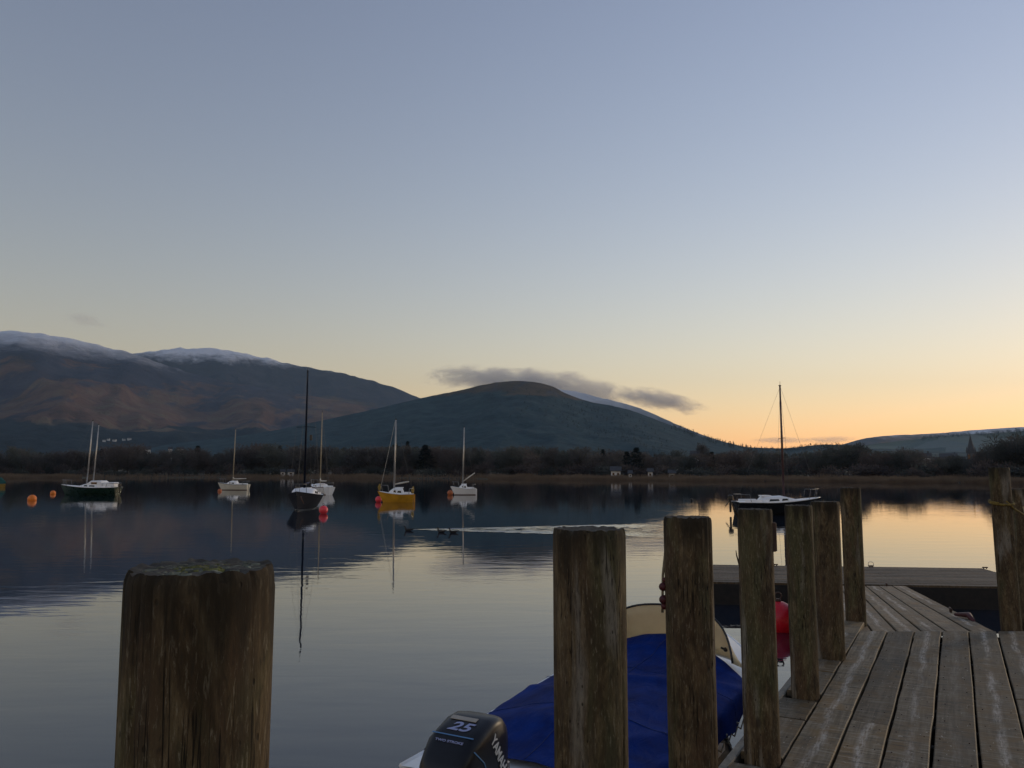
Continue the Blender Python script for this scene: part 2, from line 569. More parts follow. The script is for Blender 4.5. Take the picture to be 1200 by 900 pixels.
def interp(tab, x):
    xs = [p[0] for p in tab]
    # monotone smooth interpolation between the given points
    if x <= xs[0]: return tab[0][1]
    if x >= xs[-1]: return tab[-1][1]
    for i in range(len(tab) - 1):
        if x <= xs[i + 1]:
            p0 = tab[max(i - 1, 0)]; p1 = tab[i]; p2 = tab[i + 1]; p3 = tab[min(i + 2, len(tab) - 1)]
            h = p2[0] - p1[0]
            t = (x - p1[0]) / h
            m1 = (p2[1] - p0[1]) / (p2[0] - p0[0]) * h
            m2 = (p3[1] - p1[1]) / (p3[0] - p1[0]) * h
            return ((2*t**3 - 3*t*t + 1) * p1[1] + (t**3 - 2*t*t + t) * m1 + (-2*t**3 + 3*t*t) * p2[1] + (t**3 - t*t) * m2)

def hill(name, tab, dist, foot, mat, label, na=300, nv=60, gully=.22, seed=0.0, rough=.012, shape=1.25):
    """a ridge with a real front and back slope; tab gives the height of its crest by bearing"""
    pts = []
    for px, py in tab:
        p = at_r(px, py, dist)
        pts.append((az_of(px), max(p.z, 1.0)))
    a0, a1 = pts[0][0], pts[-1][0]
    V = []
    back = dist + (dist - foot) * .6
    for i in range(na + 1):
        a = a0 + (a1 - a0) * i / na
        H = interp(pts, a)
        for j in range(nv + 1):
            s = j / nv
            if s < .72:
                t = s / .72
                r = foot + (dist - foot) * t
                k = t ** shape * (1 - .25 * (1 - t))
            else:
                t = (s - .72) / .28
                r = dist + (back - dist) * t
                k = 1 - .75 * t * t
            x, y = r * sin(a), r * cos(a)
            w = dist * .07
            gn = abs(mnoise.fractal(Vector((a * dist / w / 1.6 + seed, s * 1.6, seed)), 1.0, 2.0, 4))
            f2 = fbm(x / (dist * .05) + seed, y / (dist * .05), seed, 5)
            env = min(1.0, 4 * abs(s - .72)) * min(1, s * 6)
            z = H * k * (1 - gully * gn * env) + H * .05 * f2 * env + H * rough * fbm(x / (dist * .012), y / (dist * .012), 2.0, 3) * min(1, s * 5)
            V.append((x, y, max(z, -4) if s > 0 else -6))
    F = []
    m = nv + 1
    for i in range(na):
        for j in range(nv):
            F.append((i * m + j, i * m + j + 1, (i + 1) * m + j + 1, (i + 1) * m + j))
    b = MB()
    b.v, b.f = V, F
    # faces must look up
    o = b.build(name, mat, None, True)
    o.data.flip_normals()
    tag(o, label, kind='structure')
    return BVHTree.FromPolygons([Vector(v) for v in V], F)

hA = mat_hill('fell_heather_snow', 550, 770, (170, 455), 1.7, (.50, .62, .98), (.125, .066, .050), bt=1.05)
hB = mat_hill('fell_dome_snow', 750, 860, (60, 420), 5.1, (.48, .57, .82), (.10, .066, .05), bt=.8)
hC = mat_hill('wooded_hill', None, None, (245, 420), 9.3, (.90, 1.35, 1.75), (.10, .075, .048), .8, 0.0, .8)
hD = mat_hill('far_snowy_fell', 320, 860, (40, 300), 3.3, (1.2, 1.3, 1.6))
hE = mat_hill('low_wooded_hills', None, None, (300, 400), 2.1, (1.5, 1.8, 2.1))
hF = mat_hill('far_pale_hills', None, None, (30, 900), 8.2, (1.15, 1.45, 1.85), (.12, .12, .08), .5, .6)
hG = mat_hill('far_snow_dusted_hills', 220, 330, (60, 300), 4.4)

BV = []
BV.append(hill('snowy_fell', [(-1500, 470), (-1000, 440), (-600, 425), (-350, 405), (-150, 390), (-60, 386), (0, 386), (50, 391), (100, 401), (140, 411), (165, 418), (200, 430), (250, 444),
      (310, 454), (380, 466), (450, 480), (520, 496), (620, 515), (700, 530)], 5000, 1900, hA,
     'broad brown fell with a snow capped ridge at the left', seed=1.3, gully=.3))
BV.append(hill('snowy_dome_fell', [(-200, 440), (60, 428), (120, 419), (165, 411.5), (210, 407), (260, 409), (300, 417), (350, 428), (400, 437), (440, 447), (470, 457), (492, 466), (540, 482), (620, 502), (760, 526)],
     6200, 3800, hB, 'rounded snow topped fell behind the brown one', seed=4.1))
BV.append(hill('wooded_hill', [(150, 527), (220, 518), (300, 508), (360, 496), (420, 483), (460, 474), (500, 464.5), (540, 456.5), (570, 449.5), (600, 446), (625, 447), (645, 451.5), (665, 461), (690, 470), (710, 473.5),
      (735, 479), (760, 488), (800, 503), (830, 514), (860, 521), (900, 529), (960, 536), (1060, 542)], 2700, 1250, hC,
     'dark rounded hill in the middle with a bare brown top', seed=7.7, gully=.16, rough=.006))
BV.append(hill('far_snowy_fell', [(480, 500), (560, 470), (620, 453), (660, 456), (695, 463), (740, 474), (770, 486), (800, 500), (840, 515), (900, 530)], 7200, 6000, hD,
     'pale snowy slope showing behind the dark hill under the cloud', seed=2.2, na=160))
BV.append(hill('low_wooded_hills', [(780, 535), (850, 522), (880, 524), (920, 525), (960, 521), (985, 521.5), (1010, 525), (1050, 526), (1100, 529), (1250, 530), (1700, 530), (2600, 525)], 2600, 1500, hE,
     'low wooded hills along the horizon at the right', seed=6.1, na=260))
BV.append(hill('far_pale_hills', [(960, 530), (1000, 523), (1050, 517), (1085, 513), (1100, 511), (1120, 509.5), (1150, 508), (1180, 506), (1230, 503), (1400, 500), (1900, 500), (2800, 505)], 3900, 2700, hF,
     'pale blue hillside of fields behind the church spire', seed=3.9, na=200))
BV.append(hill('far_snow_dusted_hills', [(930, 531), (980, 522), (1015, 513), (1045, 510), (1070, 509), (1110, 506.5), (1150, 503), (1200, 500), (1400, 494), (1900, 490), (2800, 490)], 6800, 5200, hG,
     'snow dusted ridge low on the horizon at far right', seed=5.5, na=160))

def on_hill(px, py):
    d = ray(px, py).normalized()
    best = None
    for b in BV:
        h = b.ray_cast(EYE, d)
        if h[0] is not None and (best is None or h[3] < best[1]):
            best = (h[0], h[3])
    return best[0] if best else None

# ------------------------------------------------------------------ far shore
SH = [(-1200, 360), (-300, 330), (0, 318), (250, 305), (450, 268), (600, 236), (800, 208), (1000, 196), (1150, 190), (1300, 170), (1900, 120), (3000, 90)]
SHA = [(az_of(p), r) for p, r in SH]

def shore(a):
    return interp(SHA, a) + 5 * fbm(a * 22, .3, 0, 3)

mb = MB()
A0, A1 = az_of(-1200), az_of(3000)
NA, rs = 300, [0, 1.5, 5, 15, 40, 100, 300, 700, 1400, 2400, 4500]
zs = [-.4, .12, .3, .5, .7, 1.0, 2.0, 3.0, 5.0, 8.0, 9.0]
for i in range(NA + 1):
    a = A0 + (A1 - A0) * i / NA
    s = shore(a)
    for r, z in zip(rs, zs):
        mb.v.append(((s + r) * sin(a), (s + r) * cos(a), z))
m = len(rs)
for i in range(NA):
    for j in range(m - 1):
        mb.f.append((i * m + j, (i + 1) * m + j, (i + 1) * m + j + 1, i * m + j + 1))
far = mb.build('far_shore', M['ground'], None, True)
tag(far, 'low flat far shore of the lake', kind='structure')
for p in far.data.polygons[:1]:
    if p.normal.z < 0: far.data.flip_normals()

# dry reeds along the waterline
rng = random.Random(3)
mb = MB()
def reed_density(px):
    t = [(-200, .8), (0, 1), (85, 1), (110, .35), (260, .15), (300, .5), (345, .35), (365, .3), (400, .7), (450, .7), (460, .2), (560, .25), (578, 1), (860, 1), (1150, 1), (1300, .7)]
    return interp(t, px)
cnt = 0
for k in range(52000):
    px = rng.uniform(-160, 1330)
    if rng.random() > reed_density(px): continue
    a = az_of(px)
    dep = rng.random() ** 1.3 * 14
    r = shore(a) - 1.5 + dep
    if fbm(px * .045, dep * .25, 4, 3) > .32: continue
    h = (.95 + .6 * rng.random() + .75 * fbm(px * .03, dep * .2, 0, 4)) * (.75 + .25 * min(1, dep / 3))
    x, y = r * sin(a), r * cos(a)
    w = .05 + .05 * rng.random()
    lean = rng.uniform(-.18, .18) * h
    ly = rng.uniform(-.1, .1)
    n0 = len(mb.v)
    mb.v += [(x - w, y, -.1), (x + w, y, -.1), (x + lean + w * .7, y + ly, h * .8), (x + lean * 1.3, y + ly, h)]
    mb.f += [(n0, n0 + 1, n0 + 2), (n0, n0 + 2, n0 + 3)]
tag(mb.build('reed_bed', M['reed']), 'dry orange brown reeds fringing the far shore', 'reeds', kind='stuff')

# ------------------------------------------------------------------ trees
def make_bare(seed, h, w, twigs=3000):
    r = random.Random(seed)
    tr = MB()
    tr.tube([(0, 0, -.4), (r.uniform(-.1, .1), 0, h * .2), (r.uniform(-.3, .3), r.uniform(-.3, .3), h * .45), (r.uniform(-.4, .4), r.uniform(-.4, .4), h * .8)],
            [h * .028, h * .021, h * .015, h * .004], 6)
    limbs = []
    for k in range(11):
        an = r.uniform(0, 2 * pi)
        z0 = h * r.uniform(.16, .5)
        L = w * r.uniform(.5, .95)
        e = Vector((cos(an) * L, sin(an) * L, z0 + h * r.uniform(.18, .42)))
        mid = Vector((cos(an) * L * .45, sin(an) * L * .45, z0 + h * r.uniform(.05, .14)))
        tr.tube([(0, 0, z0), mid, e], [h * .011, h * .007, h * .003], 4, False)
        limbs.append((mid, e))
    cr = MB()
    clumps = [(Vector((0, 0, h * .78)), w * .55)] + [(e, w * r.uniform(.3, .5)) for _, e in limbs] + [(mid, w * .3) for mid, _ in limbs[:5]]
    for k in range(twigs):
        c, rad = clumps[r.randrange(len(clumps))]
        d = Vector((r.gauss(0, 1), r.gauss(0, 1), r.gauss(0, .8)))
        d = d.normalized() * rad * r.random() ** .45
        p = c + d
        if p.z < h * .06: p.z = h * .06 + r.random()
        if p.z > h: p.z = h - r.random() * h * .08
        t = (d.normalized() + Vector((r.uniform(-.6, .6), r.uniform(-.6, .6), r.uniform(-.1, .9)))).normalized()
        L = r.uniform(.35, .95) * h / 11
        s = t.cross(Vector((r.uniform(-1, 1), r.uniform(-1, 1), r.uniform(-1, 1)))).normalized() * L * r.uniform(.07, .18)
        cr.raw([p - s, p + s, p + t * L], [(0, 1, 2)])
    return tr, cr

def make_fir(seed, h, w, broad=False):
    r = random.Random(seed)
    tr = MB()
    tr.tube([(0, 0, -.4), (0, 0, h * .5), (0, 0, h * .96)], [h * .022, h * .014, h * .003], 6)
    cr = MB()
    for k in range(1500):
        t = r.random() ** .75
        z = h * (.06 + .93 * t)
        prof = (1 - t) ** (.55 if broad else .85) * min(1, .35 + t * 5)
        ring = .82 + .22 * sin(t * 34 + seed)
        an = r.uniform(0, 2 * pi)
        lob = 1 + .2 * sin(an * 3 + seed + t * 5)
        rad = w * prof * ring * lob * r.random() ** .35 + .05
        p = Vector((cos(an) * rad, sin(an) * rad, z))
        out = Vector((cos(an), sin(an), r.uniform(-.55, .25))).normalized()
        L = r.uniform(.5, 1.0) * h / 12
        s = Vector((-sin(an), cos(an), r.uniform(-.4, .4))) * L * r.uniform(.25, .45)
        cr.raw([p - s, p + s, p + out * L], [(0, 1, 2)])
    return tr, cr

def make_shrub(seed, h, w):
    r = random.Random(seed)
    tr = MB()
    for k in range(5):
        an = r.uniform(0, 2 * pi)
        tr.tube([(0, 0, -.3), (cos(an) * w * .3, sin(an) * w * .3, h * .5)], [.07, .03], 4)
    cr = MB()
    cl = [(Vector((r.uniform(-w, w) * .6, r.uniform(-w, w) * .6, h * r.uniform(.25, .7))), w * r.uniform(.3, .55)) for _ in range(8)]
    for k in range(700):
        c, rad = cl[r.randrange(8)]
        d = Vector((r.gauss(0, 1), r.gauss(0, 1), r.gauss(0, .8))).normalized()
        p = c + d * rad * r.random() ** .4
        p.z = max(.05, min(h, p.z))
        L = r.uniform(.4, .8)
        t = (d + Vector((r.uniform(-.5, .5), r.uniform(-.5, .5), .4))).normalized()
        s = t.cross(Vector((r.uniform(-1, 1), r.uniform(-1, 1), r.uniform(-1, 1)))).normalized() * L * .25
        cr.raw([p - s, p + s, p + t * L], [(0, 1, 2)])
    return tr, cr

PROT = {}
def prot(key, maker, mat, *a):
    tr, cr = maker(*a)
    PROT[key] = (tr.mesh('trunk', M['bark']), cr.mesh('crown', mat))
prot('bare1', make_bare, M['twig'], 1, 11, 4.6)
prot('bare2', make_bare, M['twig2'], 2, 11, 5.4)
prot('bare3', make_bare, M['twig'], 3, 11, 3.9)
prot('bare4', make_bare, M['ivy'], 4, 11, 5.0, 3200)
prot('fir1', make_fir, M['fir'], 5, 12, 2.5)
prot('fir2', make_fir, M['fir'], 6, 12, 4.2, True)
prot('shrub1', make_shrub, M['ivy'], 7, 4.5, 4.2)
prot('shrub2', make_shrub, M['twig2'], 8, 4.0, 4.0)
BASEH = {'bare1': 11, 'bare2': 11, 'bare3': 11, 'bare4': 11, 'fir1': 12, 'fir2': 12, 'shrub1': 4.5, 'shrub2': 4.0}
KIND = {'bare1': ('bare_tree', 'bare twiggy winter tree in the wood lining the far shore', 'tree', 'bare trees of the far shore wood'),
        'bare2': ('bare_tree', 'bare reddish brown winter tree in the wood lining the far shore', 'tree', 'bare reddish trees of the far shore wood'),
        'bare3': ('bare_tree', 'bare twiggy winter tree in the wood lining the far shore', 'tree', 'bare trees of the far shore wood'),
        'bare4': ('ivy_clad_tree', 'olive ivy covered tree in the wood lining the far shore', 'tree', 'ivy clad trees of the far shore wood'),
        'fir1': ('conifer_tree', 'narrow dark conifer standing among bare trees on the far shore', 'tree', 'conifers of the far shore wood'),
        'fir2': ('evergreen_tree', 'broad dark evergreen standing among bare trees on the far shore', 'tree', 'evergreens of the far shore wood'),
        'shrub1': ('shore_shrub', 'low olive shrub behind the reeds of the far shore', 'shrub', 'olive shrubs along the far shore'),
        'shrub2': ('shore_shrub', 'low reddish brown shrub behind the reeds of the far shore', 'shrub', 'reddish shrubs along the far shore')}

def tree(key, x, y, z, h, wf, rz, label=None):
    nm, lb, ct, gp = KIND[key]
    o = root(nm, label or lb, ct, (x, y, z), rz, None if label else gp)
    s = h / BASEH[key]
    o.scale = (s * wf, s * wf, s)
    t, c = PROT[key]
    link(bpy.data.objects.new('trunk', t), o)
    link(bpy.data.objects.new('crown', c), o)
    return o

# skyline of the shore wood in the photograph: (bearing px, top py)
TOP = [(-300, 528), (0, 529), (30, 527), (60, 530), (90, 531), (120, 530), (140, 525), (152, 523), (165, 528), (190, 531), (230, 528), (240, 530), (262, 531), (300, 523), (330, 523), (345, 524), (380, 525), (420, 524),
       (440, 523), (470, 522), (500, 523), (540, 524), (570, 526), (600, 527), (640, 527), (660, 526), (700, 529), (720, 530), (735, 529), (760, 531), (790, 531), (830, 530), (860, 528), (900, 530), (930, 531), (960, 528),
       (985, 525), (1000, 524), (1020, 527), (1040, 530), (1060, 529), (1080, 535), (1110, 537), (1140, 536), (1160, 527), (1175, 520), (1190, 515), (1210, 511), (1260, 506), (1350, 505), (1500, 508)]
def tree_h(px, r, dy=0.0):
    return max(at_r(px, interp(TOP, px) + dy, r).z, 3.5)

rng = random.Random(11)
px = -60.0
ntree = 0
while px < 1262:                              # the front row, about one crown every eight metres
    a = az_of(px)
    r = shore(a) + rng.uniform(13, 30)
    h = tree_h(px, r, rng.uniform(-2.0, 7.0))
    k = rng.choice(['bare1', 'bare1', 'bare2', 'bare3', 'bare3', 'bare4', 'bare4', 'fir2' if rng.random() < .35 else 'bare2'])
    tree(k, r * sin(a), r * cos(a), .5, h, rng.uniform(.85, 1.2), rng.uniform(0, 6.28))
    ntree += 1
    px += rng.uniform(11, 21)
px = -55.0
while px < 1262:                              # second row
    a = az_of(px)
    r = shore(a) + rng.uniform(38, 60)
    h = tree_h(px, r, rng.uniform(-2.0, 4.5))
    k = rng.choice(['bare1', 'bare2', 'bare3', 'bare4', 'bare4', 'fir1' if rng.random() < .4 else 'bare1'])
    tree(k, r * sin(a), r * cos(a), .6, h, rng.uniform(.9, 1.3), rng.uniform(0, 6.28))
    px += rng.uniform(11, 21)
px = -60.0
while px < 1240:                              # scrub behind the reeds
    a = az_of(px)
    r = shore(a) + rng.uniform(9, 16)
    k = rng.choice(['shrub1', 'shrub2'])
    tree(k, r * sin(a), r * cos(a), .4, rng.uniform(2.6, 4.6), rng.uniform(.9, 1.5), rng.uniform(0, 6.28))
    px += rng.uniform(10, 22)
for key, px, py, dr, wf, lb in [
    ('fir2', 745, 526.0, 24, .95, 'tallest dark broad conifer beside the white lodge on the far shore'),
    ('fir1', 706, 528.0, 30, .9, 'narrow dark conifer left of the broad dark conifer'),
    ('bare2', 152, 521.5, 20, 1.15, 'tall round topped brown tree right of the green two masted yacht'),
    ('fir1', 233, 523.5, 40, 1.1, 'dark pointed conifer rising beside the white house at the left'),
    ('fir1', 478, 518.5, 44, .8, 'thin dark conifer sticking up right of the yellow yacht mast'),
    ('bare4', 985, 522.0, 28, 1.35, 'largest rounded dark tree right of the black yacht mast'),
    ('bare1', 1062, 526.5, 26, 1.0, 'loose topped bare tree left of the church spire'),
    ('bare3', 820, 522.0, 34, .8, 'pale bare tree in front of the misty white house'),
    ('bare4', 1186, 511.0, 22, 1.1, 'tall dark rounded tree right of the church spire'),
    ('bare2', 300, 521.5, 26, 1.1, 'dark rounded tree behind the mast gap left of the navy yacht')]:
    a = az_of(px)
    r = shore(a) + dr
    tree(key, r * sin(a), r * cos(a), .5, at_r(px, py, r).z, wf, rng.uniform(0, 6), lb)

# the wood behind them reads as one mass
rng = random.Random(5)
mb = MB()
def far_crown(x, y, z0, h, w, n, conifer):
    for q in range(n):
        if conifer:
            t = rng.random() ** .8
            an = rng.uniform(0, 6.28)
            rr = w * (1 - t) * rng.random() ** .4
            p = Vector((x + cos(an) * rr, y + sin(an) * rr, z0 + h * t))
        else:
            d = Vector((rng.gauss(0, 1), rng.gauss(0, 1), rng.gauss(0, 1))).normalized() * rng.random() ** .4
            p = Vector((x + d.x * w, y + d.y * w, z0 + h * .55 + d.z * h * .46))
        L = h * rng.uniform(.10, .2)
        t1 = Vector((rng.uniform(-1, 1), rng.uniform(-1, 1), rng.uniform(-.2, 1))).normalized() * L
        t2 = t1.cross(Vector((rng.uniform(-1, 1), rng.uniform(-1, 1), rng.uniform(-1, 1)))).normalized() * L * .45
        mb.raw([p - t2, p + t2, p + t1], [(0, 1, 2)])
for k in range(420):
    px = rng.uniform(-350, 1700)
    a = az_of(px)
    r = shore(a) + rng.uniform(64, 260)
    far_crown(r * sin(a), r * cos(a), .8, tree_h(px, r, rng.uniform(.5, 6)) - .8, rng.uniform(4, 8), 130, rng.random() < .15)
tag(mb.build('far_wood', M['ivy']), 'dense dark winter wood behind the far shore trees', 'wood', kind='stuff')

# plantation trees on the shoulder of the dark hill and on the low hills
mb = MB()
for k in range(520):
    px = rng.uniform(655, 880) if k < 330 else rng.uniform(560, 760)
    tabC = [(640, 449), (665, 461), (690, 470), (710, 473.5), (735, 479), (760, 488), (800, 503), (830, 514), (860, 521), (900, 529)]
    py = interp(tabC, px) + (rng.uniform(-.5, 5) if px > 785 else rng.uniform(6, 40))
    p = on_hill(px, py)
    if p is None: continue
    far_crown(p.x, p.y, p.z - 2, rng.uniform(9, 17) * (1 if px > 785 else .6), rng.uniform(3, 5), 26, True)
for k in range(420):
    px = rng.uniform(870, 1020)
    base = interp([(850, 522), (880, 524), (920, 525), (960, 521), (985, 521.5), (1010, 525), (1050, 527)], px)
    p = on_hill(px, base + rng.uniform(.3, 5))
    if p is None: continue
    far_crown(p.x, p.y, p.z - 2, rng.uniform(6, 11), rng.uniform(3, 6), 22, rng.random() < .5)
for k in range(200):
    px = rng.uniform(1080, 1240)
    base = interp([(1080, 513.5), (1100, 511), (1120, 509.5), (1150, 508), (1180, 506), (1230, 503)], px)
    p = on_hill(px, base + rng.uniform(.3, 3))
    if p is None: continue
    far_crown(p.x, p.y, p.z - 2, rng.uniform(10, 18), rng.uniform(5, 9), 22, False)
tag(mb.build('hill_plantation', M['fir']), 'distant conifer plantations fringing the hill shoulders', 'wood', kind='stuff')

# ------------------------------------------------------------------ buildings beyond the lake
def house(px, py, r, w, d, h, label, wall='render', rz=0.0, wins=3, group=None, ground=None):
    if ground is None:
        p = at_r(px, py, r)
        p.z = .6
    else:
        p = ground
    o = root('white_house' if wall == 'render' else 'stone_house', label, 'house', p, rz - atan2(p.x, p.y), group)
    b = MB()
    b.box((0, 0, h * .5 - 1), (w, d, h + 2))
    b.raw([(-w/2, -d/2, h), (w/2, -d/2, h), (w/2, d/2, h), (-w/2, d/2, h), (-w/2 + .01, 0, h + d * .36), (w/2 - .01, 0, h + d * .36)], [(0, 3, 4), (1, 5, 2), (0, 4, 5, 1), (3, 2, 5, 4)])
    b.build('wall', M[wall], o)
    b = MB()
    e, k = .3, d * .36
    for sgn in (-1, 1):
        b.raw([(-w/2 - e, sgn * (d/2 + e), h - .15 + .2), (w/2 + e, sgn * (d/2 + e), h - .15 + .2), (w/2 + e, 0, h + k + .22), (-w/2 - e, 0, h + k + .22),
               (-w/2 - e, sgn * (d/2 + e), h - .3 + .2), (w/2 + e, sgn * (d/2 + e), h - .3 + .2), (w/2 + e, 0, h + k + .05), (-w/2 - e, 0, h + k + .05)],
              [(0, 1, 2, 3), (7, 6, 5, 4), (0, 4, 5, 1), (2, 6, 7, 3), (0, 3, 7, 4), (1, 5, 6, 2)])
    rf = b.build('roof', M['slate'], o)
    MB().box((w * .36, 0, h + k + .4), (w * .08, d * .14, 1.0)).build('chimney', M['stone'], rf)
    for i in range(wins):
        x = -w/2 + w * (i + .5) / wins
        MB().box((x, -d/2 - .02, h * .55), (w / wins * .4, .08, h * .35)).build('window', M['glass'], o)
    return o

for px, py, w, h, lb in [(122, 517.5, 9, 4.5, 'leftmost of the small white houses on the fell foot above the green yacht'), (127, 516, 7, 4, 'second from left of the small white houses on the fell foot'),
                         (134, 517, 10, 4, 'third from left of the small white houses on the fell foot'), (145, 516.5, 8, 5, 'fourth from left of the small white houses on the fell foot'),
                         (151.5, 515.5, 11, 4.5, 'rightmost of the small white houses on the fell foot')]:
    g = on_hill(px, py)
    if g is None: g = at_r(px, py, 2100)
    house(px, py, 0, w, 7, h, lb, ground=g, wins=3, rz=(px % 7 - 3) * .2)
house(199, 531, 520, 2.2, 3, 6.5, 'tall narrow white house rising above trees left of the small white yacht', ground=at_r(199, 539, 520))
house(211, 533, 560, 4, 4, 5, 'little white gable right of the tall narrow white house', ground=at_r(211, 535.5, 560))
house(171, 534, 540, 5, 5, 5, 'faint white house behind trees right of the green yacht', ground=at_r(171, 536.5, 540))
def shore_at(px, dr): return shore(az_of(px)) + dr
house(331.5, 551, shore_at(331, 7), 1.5, 2, 1.5, 'left small white cabin at the shore behind the navy yacht', wins=1)
house(341, 552, shore_at(341, 7), 2.2, 2, 1.5, 'right small white cabin at the shore behind the navy yacht', wins=1)
house(721.5, 549, shore_at(721, 7), 2.6, 3, 1.9, 'white lodge under dark trees left of the broad conifer', wins=2)
house(738.5, 556, shore_at(738, 5), .8, 2, 1.2, 'tiny white hut left below the broad dark conifer', wins=1)
house(762, 552, shore_at(762, 7), 1.2, 2, 1.7, 'tiny white hut right of the broad dark conifer', wins=1)
house(787.5, 551, shore_at(787, 7), 1.6, 2, 1.3, 'small low white hut left of the misty white house', wins=1)
house(816, 540, shore_at(816, 42), 3.0, 4, 6.4, 'pale misty white house half hidden by bare trees', wins=2)
house(1080, 544, 360, 7, 5, 3.2, 'low white shed among trees left of the church spire', ground=at_r(1080, 546, 360), wins=3)
house(1110, 541, 700, 12, 7, 7, 'grey stone house roof left of the church spire', 'stone', ground=at_r(1112, 546, 700))

# church with spire
cp = at_r(1139, 545, 700)
ch = root('church', 'grey stone church with a tall pointed spire on the right horizon', 'church', (cp.x, cp.y, 2), -atan2(cp.x, cp.y))
th = at_r(1139, 531, 700).z - 2
sh_ = at_r(1139, 510, 700).z - 2
MB().box((0, 0, th / 2 - 1), (6, 6, th + 2), bev=.4).build('tower', M['stone'], ch)
sp = MB()
sp.lathe([(3.5, th), (3.3, th + .6), (2.6, th + 3), (1.3, th + (sh_ - th) * .6), (.12, sh_)], 8)
sp.build('spire', M['slate'], ch)
b = MB()
for x, y in ((-2.7, -2.7), (2.7, -2.7), (-2.7, 2.7), (2.7, 2.7)):
    b2 = MB()
    b2.lathe([(.75, th), (.75, th + 1.8), (.05, th + 5)], 6, (x, y, 0))
    b2.build('pinnacle', M['stone'], ch)
MB().box((-14, 0, th * .22), (22, 9, th * .44)).build('nave', M['stone'], ch)
MB().raw([(-25.5, -5, th * .44), (-3.8, -5, th * .44), (-3.8, 5, th * .44), (-25.5, 5, th * .44), (-25.5, 0, th * .44 + 5), (-3.8, 0, th * .44 + 5)],
         [(0, 1, 5, 4), (3, 4, 5, 2), (0, 4, 3), (1, 2, 5), (0, 3, 2, 1)]).build('roof', M['slate'], ch)
for x in (-1.6, 1.6):
    MB().box((x, -3.03, th * .8), (1.2, .1, 3.4)).build('belfry_window', M['glass'], ch)

# ------------------------------------------------------------------ jetty
TH = radians(29.0)
U = Vector((sin(TH), cos(TH), 0))          # along the jetty
R_ = Vector((cos(TH), -sin(TH), 0))        # to its right
DECK = 1.05
END_Y = 8.42

def J(a, L, z=0.0):
    p = U * a + R_ * L
    return Vector((p.x, p.y, z))

def to_j(p):
    return p.x * U.x + p.y * U.y, p.x * R_.x + p.y * R_.y

rngd = random.Random(21)
def board(name, mat, parent, a0, a1, b0, b1, w, thick, origin, ang, z, seg=7, wav=.004, pitch=0.0):
    """a board from a to b in its own frame: x along it, its two long edges end at (a0,b0) and (a1,b1)"""
    vs, fs = [], []
    bev = .006
    for i in range(seg + 1):
        t = i / seg
        xl = a0 + (b0 - a0) * t
        xr = a1 + (b1 - a1) * t
        j0 = rngd.uniform(-wav, wav)
        j1 = rngd.uniform(-wav, wav)
        dz = rngd.uniform(-.0012, .0012)
        yl, yr = w / 2 + j0, -w / 2 + j1
        vs += [(xl, yl, -thick), (xl, yl, -bev + dz), (xl, yl - bev, dz), (xr, yr + bev, dz), (xr, yr, -bev + dz), (xr, yr, -thick)]
    for i in range(seg):
        for k in range(6):
            kk = (k + 1) % 6
            fs.append((i * 6 + k, i * 6 + kk, i * 6 + 6 + kk, i * 6 + 6 + k))
    fs.append((5, 4, 3, 2, 1, 0))
    e = seg * 6
    fs.append((e, e + 1, e + 2, e + 3, e + 4, e + 5))
    b = MB()
    b.raw(vs, fs)
    o = b.build(name, mat, parent)
    o.data.flip_normals()
    o.location = origin
    o.location.z = z
    o.rotation_euler = (0, -pitch, ang)
    return o

jet = root('jetty', 'weathered plank jetty running away from the viewer on the right', 'jetty', J(4, 0, DECK))
JM = jet.matrix_basis.copy()
ANG = pi / 2 - TH
def jchild(o):
    o.location -= jet.location
    return o

